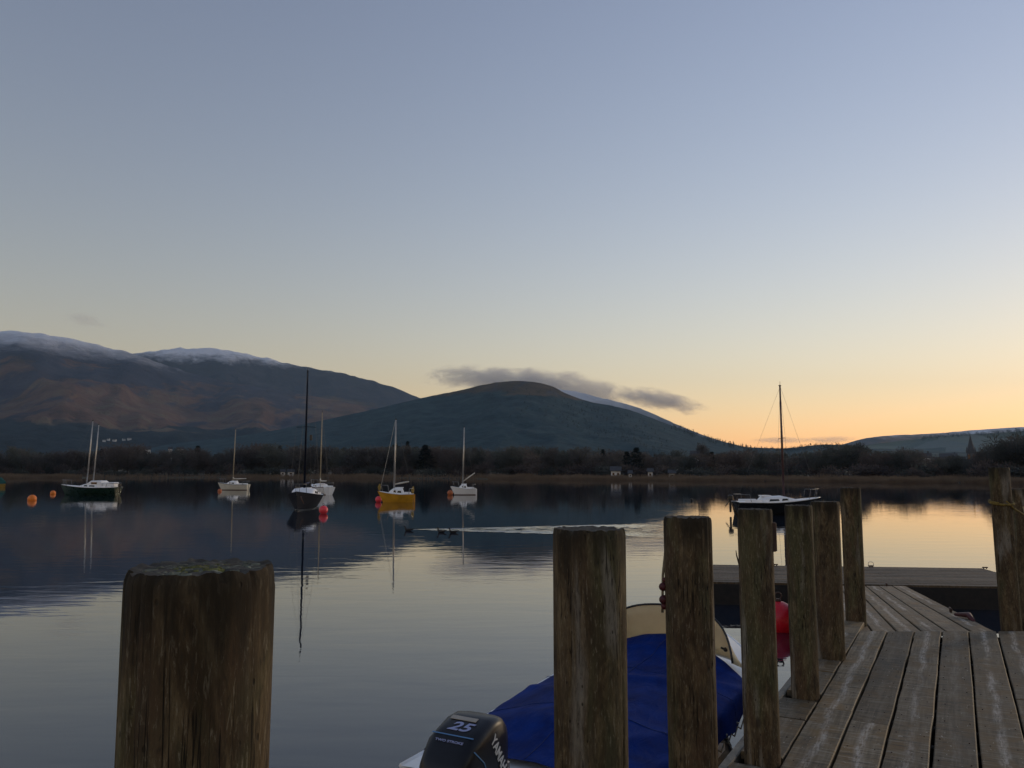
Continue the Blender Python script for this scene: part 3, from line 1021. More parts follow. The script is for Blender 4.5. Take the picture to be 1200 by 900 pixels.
# posts on the left side; (px of axis, top py, bottom py or None, width px)
POSTS = []
def line_post(px):
    # where the bearing px crosses the left post line L = -1.05
    k = (px - 600) / FPX
    # X = a*Ux + L*Rx ; Y = a*Uy + L*Ry ; X = k*Y
    L = -1.05
    a = (k * L * R_.y - L * R_.x) / (U.x - k * U.y)
    return J(a, L), a
POSTDEF = [(243, 664, 166, 'big near weathered post with lichen on top at the left'),
           (689, 619, 84, 'second nearest post, in front of the blue tarp at centre'),
           (803, 605.5, 55.5, 'third post from the left with red floats behind its edge'),
           (881, 596.5, 40, 'fourth post from the left with a rusty strap near its top'),
           (932, 592, 31, 'thin fifth post from the left, right of the red buoy'),
           (962.5, 587.5, 31.5, 'sixth post from the left, tight behind the thin fifth one'),
           (993, 571.5, 22.5, 'tall slim far post at the end of the plank deck')]
post_a = []
def make_post(px, py, wpx, label, loc=None, seed=0, lean=(0, 0)):
    if loc is None:
        loc, a = line_post(px)
        post_a.append(a)
    Y = loc.y
    top = at_y(px, py, Y).z
    rad = wpx * (Y * cos(PITCH) + (top - CAM_H) * sin(PITCH)) / FPX / 2
    NSEG = 150 if wpx > 150 else (110 if wpx > 50 else 64)
    NR = 60 if wpx > 50 else 36
    rk = random.Random(seed * 17 + 3)
    CR = [(rk.uniform(0, 2 * pi), rk.uniform(.3, 1.0), rk.uniform(.25, .8), rk.uniform(.016, .04), rk.uniform(.5, 1.2)) for _ in range(26)]
    CH = [(rk.uniform(0, 2 * pi), rk.uniform(.04, .14), rk.uniform(.008, .03), rk.uniform(.03, .10)) for _ in range(12)]
    o = root('timber_post', label, 'post', (loc.x, loc.y, -1.2), 0.0, 'timber posts of the jetty')
    H = top + 1.2
    b = MB()
    zz = [0, .6, 1.0] + [1.2 + (H - 1.2 - .03) * i / NR for i in range(1, NR + 1)] + [H - .016, H - .006, H]
    sd = seed * 3.7
    for z in zz:
        for k in range(NSEG):
            an = 2 * pi * k / NSEG
            r = rad * (1 + .022 * fbm(cos(an) * 1.2 + sd, sin(an) * 1.2, z * .5, 3) + .010 * fbm(cos(an) * 3 + sd, sin(an) * 3, z * 1.6, 3))
            g = fbm(cos(an) * 9 + sd, sin(an) * 9, z * .35 + 5, 2)
            if g > .42: r -= rad * .03 * min(1, (g - .42) * 4)
            r *= 1.0 - .012 * (1 - z / H)
            for ca, cl, cz, cw, cd in CR:             # drying splits
                zc = H - cz * (H - 1.2) * 1.15 + .25
                e_ = 1 - abs(z - zc) / cl
                if e_ > 0:
                    dd = (an - ca - .05 * fbm(z * 2.5, ca, sd, 2) + pi) % (2 * pi) - pi
                    if abs(dd) < cw * 3:
                        r -= rad * .085 * cd * min(1, e_ * 2) * math.exp(-(dd / cw) ** 2)
            for ca, cw, chh, cd in CH:                # chips out of the top edge
                if z > H - chh:
                    dd = (an - ca + pi) % (2 * pi) - pi
                    if abs(dd) < cw:
                        r -= rad * cd * (1 - (dd / cw) ** 2) * min(1, (z - H + chh) / chh * 1.6)
            e = 0
            if z > H - .02:
                e = (1 - (H - z) / .02)
                r *= 1 - .04 * e * e - .07 * e * max(0, fbm(cos(an) * 2.5 + sd, sin(an) * 2.5, 7, 3))
            dz = 0 if z < H - .04 else .006 * fbm(cos(an) * 5 + sd, sin(an) * 5, 3, 5)
            b.v.append((r * cos(an) + lean[0] * (z - 2) * .01, r * sin(an) + lean[1] * (z - 2) * .01, z + dz))
    for i in range(len(zz) - 1):
        for k in range(NSEG):
            j = (k + 1) % NSEG
            b.f.append((i * NSEG + k, i * NSEG + j, i * NSEG + NSEG + j, i * NSEG + NSEG + k))
    ring = b.v[-NSEG:]
    b.build('shaft', M['post'], o, True)
    # sawn top, sunk a little in the middle
    c = MB()
    cx = sum(p[0] for p in ring) / NSEG
    cy = sum(p[1] for p in ring) / NSEG
    levels = [1.0, .8, .55, .3, .08]
    for f in levels:
        for k, p in enumerate(ring):
            dz = (.007 * fbm(p[0] * f * 30 + sd, p[1] * f * 30, 1, 3)) if f < 1 else 0
            zz_ = (p[2] * f + (H - .002) * (1 - f)) if f == 1 else H - .003 + dz
            c.v.append((cx + (p[0] - cx) * f, cy + (p[1] - cy) * f, zz_))
    for i in range(len(levels) - 1):
        for k in range(NSEG):
            j = (k + 1) % NSEG
            c.f.append((i * NSEG + k, i * NSEG + j, i * NSEG + NSEG + j, i * NSEG + NSEG + k))
    c.f.append(tuple(range((len(levels) - 1) * NSEG, len(levels) * NSEG)))
    c.build('end_grain', M['end'], o, True)
    return o, rad, top, H
PO = [make_post(px, py, w, lb, None, i + 1) for i, (px, py, w, lb) in enumerate(POSTDEF)]
p = at_z(1182, 731, DECK)
p = Vector((p.x - .12, END_Y + .16, 0))
rp = make_post(1174, 548, 21.5, 'tall dark post at the right edge with a yellow rope', p, 9, (-1.2, 0))
p2 = at_y(1203, 700, 10.2)
rp2 = make_post(1203, 573, 18, 'rightmost post, cut by the picture edge, behind the tall dark one', Vector((p2.x, p2.y, 0)), 12)

# lichen and moss crust on the big near post
o, rad, top, H = PO[0]
rl = random.Random(4)
for nm, mt, cnt, zz in (('lichen', 'lichen', 150, .0), ('moss', 'moss', 34, .001)):
    b = MB()
    for k in range(cnt):
        rr = rad * .80 * sqrt(rl.random()) if nm == 'lichen' else rad * .45 * sqrt(rl.random())
        an = rl.uniform(0, 6.28)
        x, y = rr * cos(an), rr * sin(an)
        s = rl.uniform(.003, .012)
        an2 = rl.uniform(0, 6.28)
        hh_ = rl.uniform(.003, .006)
        ring_ = [(x + s * rl.uniform(.55, 1.3) * cos(an2 + q * pi / 4), y + s * rl.uniform(.55, 1.3) * sin(an2 + q * pi / 4)) for q in range(8)]
        b.raw([(u, v, H - .008) for u, v in ring_] + [(x + (u - x) * .75, y + (v - y) * .75, H - .006 + zz + hh_ * rl.uniform(.4, 1)) for u, v in ring_] + [(x, y, H - .006 + zz + hh_)],
              [(q, (q + 1) % 8, 8 + (q + 1) % 8, 8 + q) for q in range(8)] + [(8 + q, 8 + (q + 1) % 8, 16) for q in range(8)])
    b.build(nm, M[mt], o, True)
# rusty strap on the fourth post, splinters at its left
o, rad, top, H = PO[3]
b = MB()
b.box((rad * .93, -.02, H - .16), (.035, .05, .17), rz=.2, bev=.006)
b.build('iron_strap', M['iron'], o)
b = MB()
b.tube([(-rad * .95, 0, H - .05), (-rad * 1.18, .0, H - .005), (-rad * 1.32, .0, H + .035)], [.006, .005, .002], 5)
b.tube([(-rad * .95, 0, H - .34), (-rad * 1.12, 0, H - .27), (-rad * 1.16, 0, H - .24)], [.005, .004, .002], 5)
b.build('splinter', M['post'], o)

# boards of the deck
GAPL = [-1.20, -.95, -.70, -.455, -.21, .035, .29, .545, .80]
GAP = .016
def a_end(L): return (END_Y + L * sin(TH)) / cos(TH)
joints = {1: [3.62, 6.1], 2: [5.9], 3: [4.98, 7.9], 4: [2.4], 5: [5.25], 6: [3.3, 7.0], 7: [6.2]}
for i in range(1, 8):
    L0, L1 = GAPL[i] + GAP / 2, GAPL[i + 1] - GAP / 2
    w = L1 - L0
    Lc = (L0 + L1) / 2
    cuts = [-1.6] + joints.get(i, []) + [None]
    for k in range(len(cuts) - 1):
        s = cuts[k] + (.004 if k else 0)
        if cuts[k + 1] is None:
            e0, e1 = a_end(L0), a_end(L1)
        else:
            e0 = e1 = cuts[k + 1] - .004
        mid = (s + e0) / 2
        ob = board('plank', M['deck'], jet, s - mid, s - mid, e0 - mid, e1 - mid, w, .045, J(mid, Lc) - Vector((4 * U.x, 4 * U.y, 0)), ANG, rngd.uniform(-.002, .002), 9)
# the outermost board is cut to fit between the posts
L0, L1 = GAPL[0], GAPL[1] - GAP / 2
pa = [-1.6] + sorted(post_a)[0:7]
for k in range(len(pa)):
    s = pa[k] + (.10 if k else 0)
    e = (pa[k + 1] - .10) if k + 1 < len(pa) else a_end(-1.07)
    if e - s < .12: continue
    cuts = [s, e] if e - s < .9 else [s, s + (e - s) * .62, e]
    for q in range(len(cuts) - 1):
        s2, e2 = cuts[q] + .008, cuts[q + 1] - .008
        mid = (s2 + e2) / 2
        board('plank', M['deck'], jet, s2 - mid, s2 - mid, e2 - mid, e2 - mid, L1 - L0, .045, J(mid, (L0 + L1) / 2) - Vector((4 * U.x, 4 * U.y, 0)), ANG, rngd.uniform(-.003, .002), 5)
nb = MB()
for a in [.3 + .42 * k for k in range(24)]:
    for i in range(8):
        L0_, L1_ = GAPL[i], GAPL[i + 1]
        for f in (.2, .8):
            L = L0_ + (L1_ - L0_) * f + rngd.uniform(-.012, .012)
            if a > a_end(L) - .06 or (i == 0 and min(abs(a - q) for q in post_a) < .16): continue
            p = J(a + rngd.uniform(-.012, .012), L) - Vector((4 * U.x, 4 * U.y, 0))
            nb.lathe([(.0045, -.004), (.0045, .0028), (.003, .0034)], 7, (p.x, p.y, 0))
o = nb.build('nails', M['iron'], jet)
o['kind'] = 'stuff'
def jbox(name, a0, a1, L, w, z, h, mat):
    b = MB()
    b.box((0, 0, 0), (a1 - a0, w, h), bev=.006)
    o = b.build(name, mat, jet)
    p = J((a0 + a1) / 2, L) - Vector((4 * U.x, 4 * U.y, 0))
    o.location = (p.x, p.y, z - DECK)
    o.rotation_euler = (0, 0, ANG)
for L in (-.85, -.1, .68):
    jbox('joist', -1.6, a_end(L) - .05, L, .075, DECK - .05 - .32, .2, M['beam'])
jbox('edge_beam', -1.6, a_end(-1.2) - .05, -1.235, .055, DECK - .075, .12, M['edge'])
jbox('edge_rail', -1.6, a_end(-1.3) - .3, -1.31, .03, DECK - .15, .06, M['galv'])
for a in [.3 + .42 * k for k in range(24)]:  # close-set beams added under the deck to keep the board gaps black
    Lmin = max(-1.17, (a * cos(TH) - END_Y + .10) / sin(TH))
    if Lmin > .7: continue
    b = MB()
    b.box((0, -(Lmin + .78) / 2 - .2, 0), (.07, .78 - Lmin, .20), bev=.006)
    o = b.build('gap_blocker', M['beam'], jet)
    p = J(a, -.2) - Vector((4 * U.x, 4 * U.y, 0))
    o.location = (p.x, p.y, -.05 - .102)
    o.rotation_euler = (0, 0, ANG)
b = MB()
b.box((0, 0, 0), (2.3, .06, .26), bev=.006)  # added under the deck end to block bright sky in the gaps
o = b.build('end_blocker', M['beam'], jet)
xm = (J(a_end(-1.1), -1.1).x + J(a_end(.8), .8).x) / 2
o.location = (xm - jet.location.x, END_Y - .05 - jet.location.y, -.185)
for L in (-.6, .5):
    for a in (1.2, 4.8, 8.0):
        b = MB()
        b.tube([(0, 0, -2.2), (0, 0, -.48)], .075, 10)
        o = b.build('pile', M['beam'], jet, True)
        p = J(a, L) - Vector((4 * U.x, 4 * U.y, 0))
        o.location = (p.x, p.y, 0)

# ------------------------------------------------------------------ gangway and pontoon
G0Y, G1Y = END_Y + .04, 15.75
gz0, gz1 = DECK - .015, .47
XR0 = at_z(1168, 733, gz0).x
XR0 = ray(1168, 733).x / ray(1168, 733).y * G0Y
XR1 = ray(1061, 683).x / ray(1061, 683).y * G1Y
GW = 2.06
gv = Vector((XR1 - XR0, G1Y - G0Y, 0))
gl = gv.length
gang = math.atan2(gv.y, gv.x)
gp = math.atan2(gz1 - gz0, gl)
sl3 = sqrt(gl * gl + (gz1 - gz0) ** 2)
gw = root('gangway', 'sloping plank gangway leading from the jetty down to the pontoon', 'gangway', ((XR0 + XR1) / 2 - GW / 2, (G0Y + G1Y) / 2, (gz0 + gz1) / 2))
NB = 8
bw = GW / NB                                   # spacing along world x
perp = bw * sin(gang)                          # width of a board across its length
skew = bw * cos(gang)
for i in range(NB):
    xc = -GW / 2 + bw * (i + .5)
    h = sl3 / 2
    cuts = [(-h, h)] if i != NB - 1 else [(-h, .6), (.612, h)]
    for c0, c1 in cuts:
        wv = perp - .014
        sk = skew / 2
        s0 = sk if c0 == -h else 0
        s1 = sk if c1 == h else 0
        # left edge is toward -x world: its ends lie further on along the board
        o = board('plank', M['gang'], gw, c0 - s0, c0 + s0, c1 - s1, c1 + s1, wv, .04, Vector((xc, 0, 0)), gang, rngd.uniform(-.001, .002), 9, .003, gp)
for x in (-GW / 2 + .12, 0, GW / 2 - .12):
    b = MB()
    b.box((0, 0, 0), (sl3 - .3, .07, .17))
    o = b.build('bearer', M['beam'], gw)
    o.location = (x, 0, -.13)
    o.rotation_euler = (0, -gp, gang)
# fittings on the gangway edge
b = MB()
b.tube([(-.07, 0, .02), (.07, 0, .02)], .016, 8)
b.tube([(-.03, 0, -.02), (-.03, 0, .02)], .012, 6)
b.tube([(.03, 0, -.02), (.03, 0, .02)], .012, 6)
cle = b.mesh('cleat', M['iron'], True)
for t, dx in ((.985, -.28), (.28, .0)):
    o = link(bpy.data.objects.new('cleat', cle), gw)
    o.location = (gv.x * (t - .5) + GW / 2 - .1 + dx, gv.y * (t - .5), (gz1 - gz0) * (t - .5) + .025)
    o.rotation_euler = (0, 0, gang)
b = MB()
b.tube([(0, 0, -.03), (.10, .28, .0), (.06, .5, -.03)], [.02, .035, .02], 8)
o = b.build('hose_end', M['darkred'], gw, True)
t = .14
o.location = (gv.x * (t - .5) + GW / 2 - .02, gv.y * (t - .5), (gz1 - gz0) * (t - .5) + .02)

PZ = .45
pf = at_z(1000, 684.5, PZ)
PANG = radians(-7.0)
pe = Vector((cos(PANG), sin(PANG), 0))
pn = Vector((-sin(PANG), cos(PANG), 0))
far_c = at_z(1150, 666, PZ)
e_r = (far_c - pf).dot(pe)
PD = (far_c - pf).dot(pn)
e_l = -(pf.x - 3.62) / pe.x
pon = root('pontoon', 'long low floating pontoon across the far end of the gangway', 'pontoon', (pf.x + pe.x * (e_l + e_r) / 2, pf.y + pe.y * (e_l + e_r) / 2, 0), PANG)
hl = (e_r - e_l) / 2
NP = 12
pw = PD / NP
for i in range(NP):
    cut = rngd.uniform(-hl * .5, hl * .5)
    for c0, c1 in ((-hl, cut - .004), (cut + .004, hl)):
        mid = (c0 + c1) / 2
        board('plank', M['pont'], pon, c0 - mid, c0 - mid, c1 - mid, c1 - mid, pw - .012, .04, Vector((mid, pw * (i + .5), 0)), 0, PZ + rngd.uniform(-.002, .003), 6, .003)
for y in (.03, PD - .03):
    b = MB()
    b.box((0, y, PZ - .29), (2 * hl, .06, .49), bev=.006)  # fascia deepened into a dark skirt that hides the lit floats
    b.build('fascia_skirt', M['beam'], pon)
for x in (-hl + .03, hl - .03):
    b = MB()
    b.box((x, PD / 2, PZ - .29), (.06, PD - .14, .49), bev=.006)
    b.build('fascia_skirt', M['beam'], pon)
for k in range(5):
    x = -hl + (k + .5) * 2 * hl / 5
    b = MB()
    b.box((x, PD / 2, .05), (2 * hl / 5 - .12, PD - .2, .52), bev=.05)
    b.build('float', M['float'], pon)
b = MB()
b.tube([(-.06, 0, .035), (.06, 0, .035)], .014, 8)
b.tube([(-.03, 0, 0), (-.03, 0, .035)], .012, 6)
b.tube([(.03, 0, 0), (.03, 0, .035)], .012, 6)
pcl = b.mesh('cleat', M['iron'], True)
for px in (909, 1017, 1142):
    q = at_z(px, 663.5, PZ)
    x = (q - pf).dot(pe) - (e_l + e_r) / 2
    o = link(bpy.data.objects.new('cleat', pcl), pon)
    o.location = (x, PD - .12, PZ)
    if px == 1017:
        b = MB()
        b.tube([(.06 * cos(t), 0, .075 + .055 * sin(t)) for t in [2 * pi * i / 14 for i in range(15)]], .006, 6, False)
        b.build('mooring_ring', M['galv'], o, True)

# ------------------------------------------------------------------ open motorboat with a blue cover
BY = radians(29.5)
bdir = Vector((sin(BY), cos(BY), 0))
bleft = Vector((-cos(BY), sin(BY), 0))
stern = Vector((-.07, 5.45, 0))
boat = root('motorboat', 'white open motorboat under a bright blue cover moored beside the jetty', 'motorboat', stern, pi / 2 - BY)
BL = 5.1
def bb(t): return .89 * (1 - .10 * (1 - t) ** 2) * (1 - max(0, (t - .52) / .48) ** 2.3) + .012
def bz(t): return .63 + .17 * t ** 1.6
def hull_secs(L, bfun, zfun, keel, n=18, flare=.82, m=7, x0=0.0):
    secs = []
    for i in range(n + 1):
        t = i / n
        b_, z_ = bfun(t), zfun(t)
        s = []
        kz = keel * (1 - max(0, (t - .6) / .4) ** 2 * .9)
        for k in range(m + 1):
            u = k / m
            yy = b_ * (u ** .55 * flare + (1 - flare) * u ** 2)
            s.append((x0 + t * L + (z_ * .10 * u if t > .98 else 0), yy, kz + (z_ - kz) * u ** 1.35))
        full = [(x, -y, z) for x, y, z in reversed(s)][:-1] + s
        secs.append(full)
    return secs
hs = hull_secs(BL, bb, bz, -.22)
b = MB()
b.loft(hs)
b.raw(hs[0], [tuple(range(len(hs[0])))])
b.build('hull', M['gel'], boat, True)
def gunwale(L, bfun, zfun, r, n=20, x0=0.0, dz=0.0):
    pts = [(x0 + t * L, bfun(t), zfun(t) + dz) for t in [i / n for i in range(n + 1)]]
    return pts + [(x, -y, z) for x, y, z in reversed(pts)]
b = MB()
b.tube(gunwale(BL, bb, bz, .022), .022, 8)
b.build('rubbing_strake', M['gel'], boat, True)
# foredeck, crowned
b = MB()
secs = []
for i in range(11):
    t = .60 + .40 * i / 10
    row = []
    for k in range(9):
        u = -1 + 2 * k / 8
        row.append((t * BL, bb(t) * u * .985, bz(t) + .012 + .13 * (1 - u * u) * (1 - (i / 10) ** 3)))
    secs.append(row)
b.loft(secs)
o = b.build('foredeck', M['cabinw'], boat, True)
o.data.flip_normals()
# inner floor so that no water shows through the boat
MB().box((1.55, 0, .12), (3.0, 1.3, .06)).build('floor', M['gel'], boat)
# transom and motor well
b = MB()
b.box((.02, 0, .30), (.07, 1.5, .52), bev=.015)
b.build('transom', M['gel'], boat)
# tan side panel on the bow flare
b = MB()
secs = []
for i in range(7):
    t = .80 + .15 * i / 6
    row = []
    for k in range(5):
        u = .30 + .52 * k / 4 + (.12 if i == 0 else 0)
        z = -.22 + (bz(t) + .22) * u ** 1.35
        y = -(bb(t) * (u ** .55 * .82 + .18 * u ** 2)) - .012
        row.append((t * BL, y, z))
    secs.append(row)
b.loft(secs)
b.build('bow_panel', paint('tan_bow_panel', (.20, .155, .10), .5, var=.2), boat, True)
b = MB()
secs = []
for i in range(5):
    t = -.004 + .10 * i / 4
    secs.append([(t * BL, bb(max(t, 0)) * u * .985, bz(max(t, 0)) + .012 + .02 * (1 - u * u)) for u in [-1 + 2 * k / 8 for k in range(9)]])
b.loft(secs)
o = b.build('stern_deck', M['cabinw'], boat, True)
o.data.flip_normals()
# wrap-round windscreen
def ws(s, v):
    """s -1..1 round the screen, v 0..1 up"""
    an = s * 1.28
    x = 3.12 + .50 * cos(an) ** .9 - .14 * v
    y = .80 * sin(an) / sin(1.28) * (1 - .10 * v)
    ht = .45 * (1 - abs(s) ** 3.2 * .85)
    z = .80 + .055 * (1 - s * s) + ht * v
    return (x, y, z)
b = MB()
NS = 28
secs = [[ws(-1 + 2 * i / NS, v / 4) for v in range(5)] for i in range(NS + 1)]
b.loft(secs)
t = NT('misted_windscreen')
t.col(t.ramp(t.noise(t.coord(), 5, 5, .6), [(.3, (.70, .58, .36)), (.7, (.82, .71, .47))]))
t.rough(.45)
t.b.inputs['Transmission Weight'].default_value = .35
t.b.inputs['IOR'].default_value = 1.1
wsd = b.build('windscreen', t.m, boat, True)
m_ = wsd.modifiers.new('thick', 'SOLIDIFY')
m_.thickness = .006
b = MB()
b.tube([ws(-1 + 2 * i / NS, 1.0) for i in range(NS + 1)], .011, 7)
b.build('trim', M['blackplastic'], wsd, True)
b = MB()
b.tube([ws(-1 + 2 * i / NS, 0.0) for i in range(NS + 1)], .012, 7)
b.build('trim', M['sail'], wsd, True)
b = MB()
for s in (-.62, .62, 0):
    p = ws(s, .25)
    b.ball((p[0] - .02, p[1], p[2]), .022, 1, 8)
    b.tube([(p[0] - .02, p[1], p[2]), (p[0] - .05, p[1] * .94, p[2] + .02)], .012, 6)
b.build('clip', M['blackplastic'], wsd, True)
b = MB()
b.tube([(3.40, .34, .80), (3.34, .33, .87), (3.33, .1, .90), (3.33, -.1, .90), (3.34, -.33, .87), (3.40, -.34, .80)], .014, 8)
b.build('grab_rail', M['galv'], boat, True)
# blue cover: from the windscreen aft over the motor well, sagging between and draped over the gunwales
b = MB()
secs = []
NX, NY = 54, 36
rc = random.Random(9)
for i in range(NX + 1):
    t = i / NX
    x = .30 + t * (3.50 - .30)
    row = []
    bw_ = bb(x / BL) + .028
    g = bz(x / BL)
    ridge = .10 + .18 * t + .05 * sin(t * 7) * (1 - t)
    skirt = .10 + .22 * (1 - t) + (.03 * sin(t * 21))
    for k in range(-2, NY + 3):
        u = -1 + 2 * k / NY
        uu = max(-1, min(1, u))
        xx = x
        if t > .8:      # follows the curve of the screen
            xx = x - (t - .8) / .2 * .42 * uu * uu
        z = g + .02 + ridge * (1 - abs(uu) ** 1.7) + .03 * fbm(xx * 1.3, uu * 1.8, 3, 4) - .05 * max(0, sin(xx * 2.6 + .8 * uu + .5)) * (1 - abs(uu) ** 2)
        for fx, fu, fa, fw in ((.5, .75, .4, .05), (1.1, -.7, -.5, .06), (1.9, .8, .9, .05), (2.6, -.75, -.9, .055), (3.1, .5, 1.6, .05), (1.5, .1, 1.2, .07), (2.2, -.2, -1.3, .06)):
            dl = (uu - fu) * cos(fa) * .9 - (xx - fx) * sin(fa)      # tension folds
            al = (uu - fu) * sin(fa) * .9 + (xx - fx) * cos(fa)
            z += .024 * math.exp(-(dl / fw) ** 2) * math.exp(-(al / .55) ** 2)
        y = uu * bw_
        if abs(k - NY / 2) > NY / 2:
            e = abs(k - NY / 2) - NY / 2
            z = g + .02 - skirt * e / 2
            y = uu * (bw_ + .012 * e + .015 * sin(xx * 9) * e / 2)
        row.append((xx, y, z))
    secs.append(row)
b.loft(secs)
t = NT('blue_tarpaulin')
f = t.noise(t.coord((1, 1, 1)), 3.0, 5, .6, .5)
t.col(t.ramp(f, [(.3, (.0004, .010, .085)), (.7, (.0008, .030, .21))]))
t.rough(.7)
t.b.inputs['Specular IOR Level'].default_value = .08
t.bump(t.noise(t.coord((2, 6, 6)), 2.0, 5, .6, .8), .5, .03)
cov = b.build('cover', t.m, boat, True)
cov.data.flip_normals()
for i_ in (16, 36):
    b = MB()
    b.tube([(x_, y_, z_ + .002) for x_, y_, z_ in secs[i_]], .0035, 5)
    b.build('seam', M['seam'], cov, True)
b = MB()
b.tube([(r_[len(r_) // 2][0], r_[len(r_) // 2][1], r_[len(r_) // 2][2] + .002) for r_ in secs], .003, 5)
b.build('seam', M['seam'], cov, True)
sm = cov.modifiers.new('smooth', 'SUBSURF')
sm.levels = sm.render_levels = 1
b = MB()
for k in range(9):
    x = .5 + k * .32
    g = bz(x / BL)
    y = -(bb(x / BL) + .05)
    b.ball((x, y, g - .14), .013, 1, 6)
b.build('eyelet', M['galv'], cov, True)
b = MB()
b.tube([(.4 + k * .1, -(bb((.4 + k * .1) / BL) + .062), bz((.4 + k * .1) / BL) - .16 - (.05 if k % 2 else 0)) for k in range(28)], .006, 5)
b.build('lacing', M['rope'], cov, True)

# outboard motor on the transom
mo = MB()
# cowl in boat axes: x aft negative
def ring(x, hw, z0, z1):
    pts = [(x, -hw * .96, z0)]
    zc = z1 - .20
    for k in range(19):
        an = pi * k / 18
        cx, sx_ = cos(an), sin(an)
        pts.append((x, -hw * math.copysign(abs(cx) ** .36, cx), zc + .20 * abs(sx_) ** .36))
    pts.append((x, hw * .96, z0))
    return pts
prof = [(-.665, .07, .60, .80), (-.65, .12, .585, .84), (-.62, .155, .58, .885), (-.56, .171, .57, .935), (-.50, .180, .57, .985), (-.40, .185, .57, 1.0175), (-.30, .186, .57, 1.05), (-.22, .183, .57, 1.055), (-.14, .174, .57, 1.035), (-.08, .155, .58, .99), (-.04, .115, .59, .93), (-.02, .07, .60, .88)]
mo.loft([ring(*q_) for q_ in prof], True, True)
mo.box((-.33, 0, .48), (.40, .24, .22), bev=.04)
mo.box((-.36, 0, .12), (.2, .12, .7), bev=.04)
mo.box((-.02, 0, .55), (.10, .26, .20), bev=.02)
out = mo.build('outboard_motor', paint('charcoal_cowl', (.009, .010, .013), .34, var=.2, scale=5, spec=.35), boat)
out.data.polygons.foreach_set('use_smooth', [True] * len(out.data.polygons))
es = out.modifiers.new('edges', 'EDGE_SPLIT')
es.split_angle = radians(50)
out.location = (.0, .06, .10)
tag(out, 'dark grey outboard motor with 25 on its cowl')
MB().tube([(-.655, -.10, .715), (-.60, -.171, .71), (-.30, -.191, .70), (-.08, -.162, .70)], .006, 6).build('cowl_seam', M['blackplastic'], out, True)
MB().box((-.05, -.13, .70), (.05, .03, .07), bev=.01).build('latch', M['galv'], out)
# lower black grille ribs on the aft face
for k in range(3):
    b = MB()
    b.box((-.645 + k * .012, 0, .64 + k * .055), (.06, .26 + .02 * k, .028), bev=.008)
    b.build('grille_rib', M['blackplastic'], out)
# sloping top face between sections: normals for the decals
def face_frame(p00, p10, p01):
    p00, p10, p01 = Vector(p00), Vector(p10), Vector(p01)
    ex = (p10 - p00).normalized()
    n_ = ex.cross(p01 - p00).normalized()
    ey = n_.cross(ex)
    return Matrix((ex, ey, n_)).transposed().to_4x4()
def text(s, size, mat, parent, frame, pos, ext=.0012, shear=0.0, sx=1.0, name='lettering'):
    cu = bpy.data.curves.new('txt', 'FONT')
    cu.body = s
    cu.size = size
    cu.extrude = ext
    cu.shear = shear
    cu.align_x = 'CENTER'
    cu.align_y = 'CENTER'
    cu.offset = size * .018
    tmp = bpy.data.objects.new('txt', cu)
    COL.objects.link(tmp)
    dg = bpy.context.evaluated_depsgraph_get()
    me = bpy.data.meshes.new_from_object(tmp.evaluated_get(dg))
    bpy.data.objects.remove(tmp)
    me.materials.clear()
    me.materials.append(mat)
    o = bpy.data.objects.new(name, me)
    link(o, parent)
    mm = frame.copy() @ Matrix.Diagonal((sx, 1, 1, 1))
    mm.translation = Vector(pos)
    o.matrix_local = mm
    return o
lb_blue = paint('pale_blue_decal', (.34, .38, .60), .5, var=.05)
lb_white = paint('silver_white_decal', (.72, .72, .70), .45, var=.05)
lb_line = paint('blue_pinstripe', (.10, .24, .45), .5, var=.05)
# aft sloping top: from section (-.62, z .885) to (-.30, 1.05)
n_top = (Vector((-.30, 0, 1.05)) - Vector((-.50, 0, .985))).normalized()
fr_top = face_frame((-.50, .1, .985), (-.50, -.1, .985), (-.30, .1, 1.05))     # reads from astern: x to starboard
def top_pos(x, y, lift=.003):
    z = .985 + (x + .50) * (1.05 - .985) / .20
    return Vector((x, y, z + lift))
text('25', .115, lb_blue, out, fr_top, top_pos(-.405, .0), shear=.25, sx=1.35)
fr_aft = face_frame((-.62, .1, .885), (-.62, -.1, .885), (-.50, .1, .985))
def aft_pos(x, y, lift=.003):
    z = .885 + (x + .62) * (.985 - .885) / .12
    return Vector((x - lift * .6, y, z + lift))
text('TWO STROKE', .021, lb_blue, out, fr_aft, aft_pos(-.525, 0), sx=1.5)
def plate(name, fr, pos, sx, sy, mat):
    b = MB()
    b.box((0, 0, 0), (sx, sy, .003))
    o = b.build(name, mat, out)
    mm = fr.copy()
    mm.translation = Vector(pos)
    o.matrix_local = mm
    return o
plate('pinstripe', fr_top, top_pos(-.487, 0), .30, .008, lb_line)
plate('sticker', fr_top, top_pos(-.325, .02), .19, .035, paint('beige_sticker', (.40, .36, .30), .7, var=.1))
fr_side = face_frame((-.60, -.185, .9), (-.45, -.185, .66), (-.40, -.185, 1.0))
tx = text('YAMAHA', .088, lb_white, out, fr_side, (-.235, -.188, .82), sx=.9)
b = MB()
b.tube([(-.52, -.178, .93), (-.42, -.186, .84), (-.36, -.188, .72), (-.33, -.188, .58)], .004, 6)
b.build('pinstripe', lb_line, out, True)

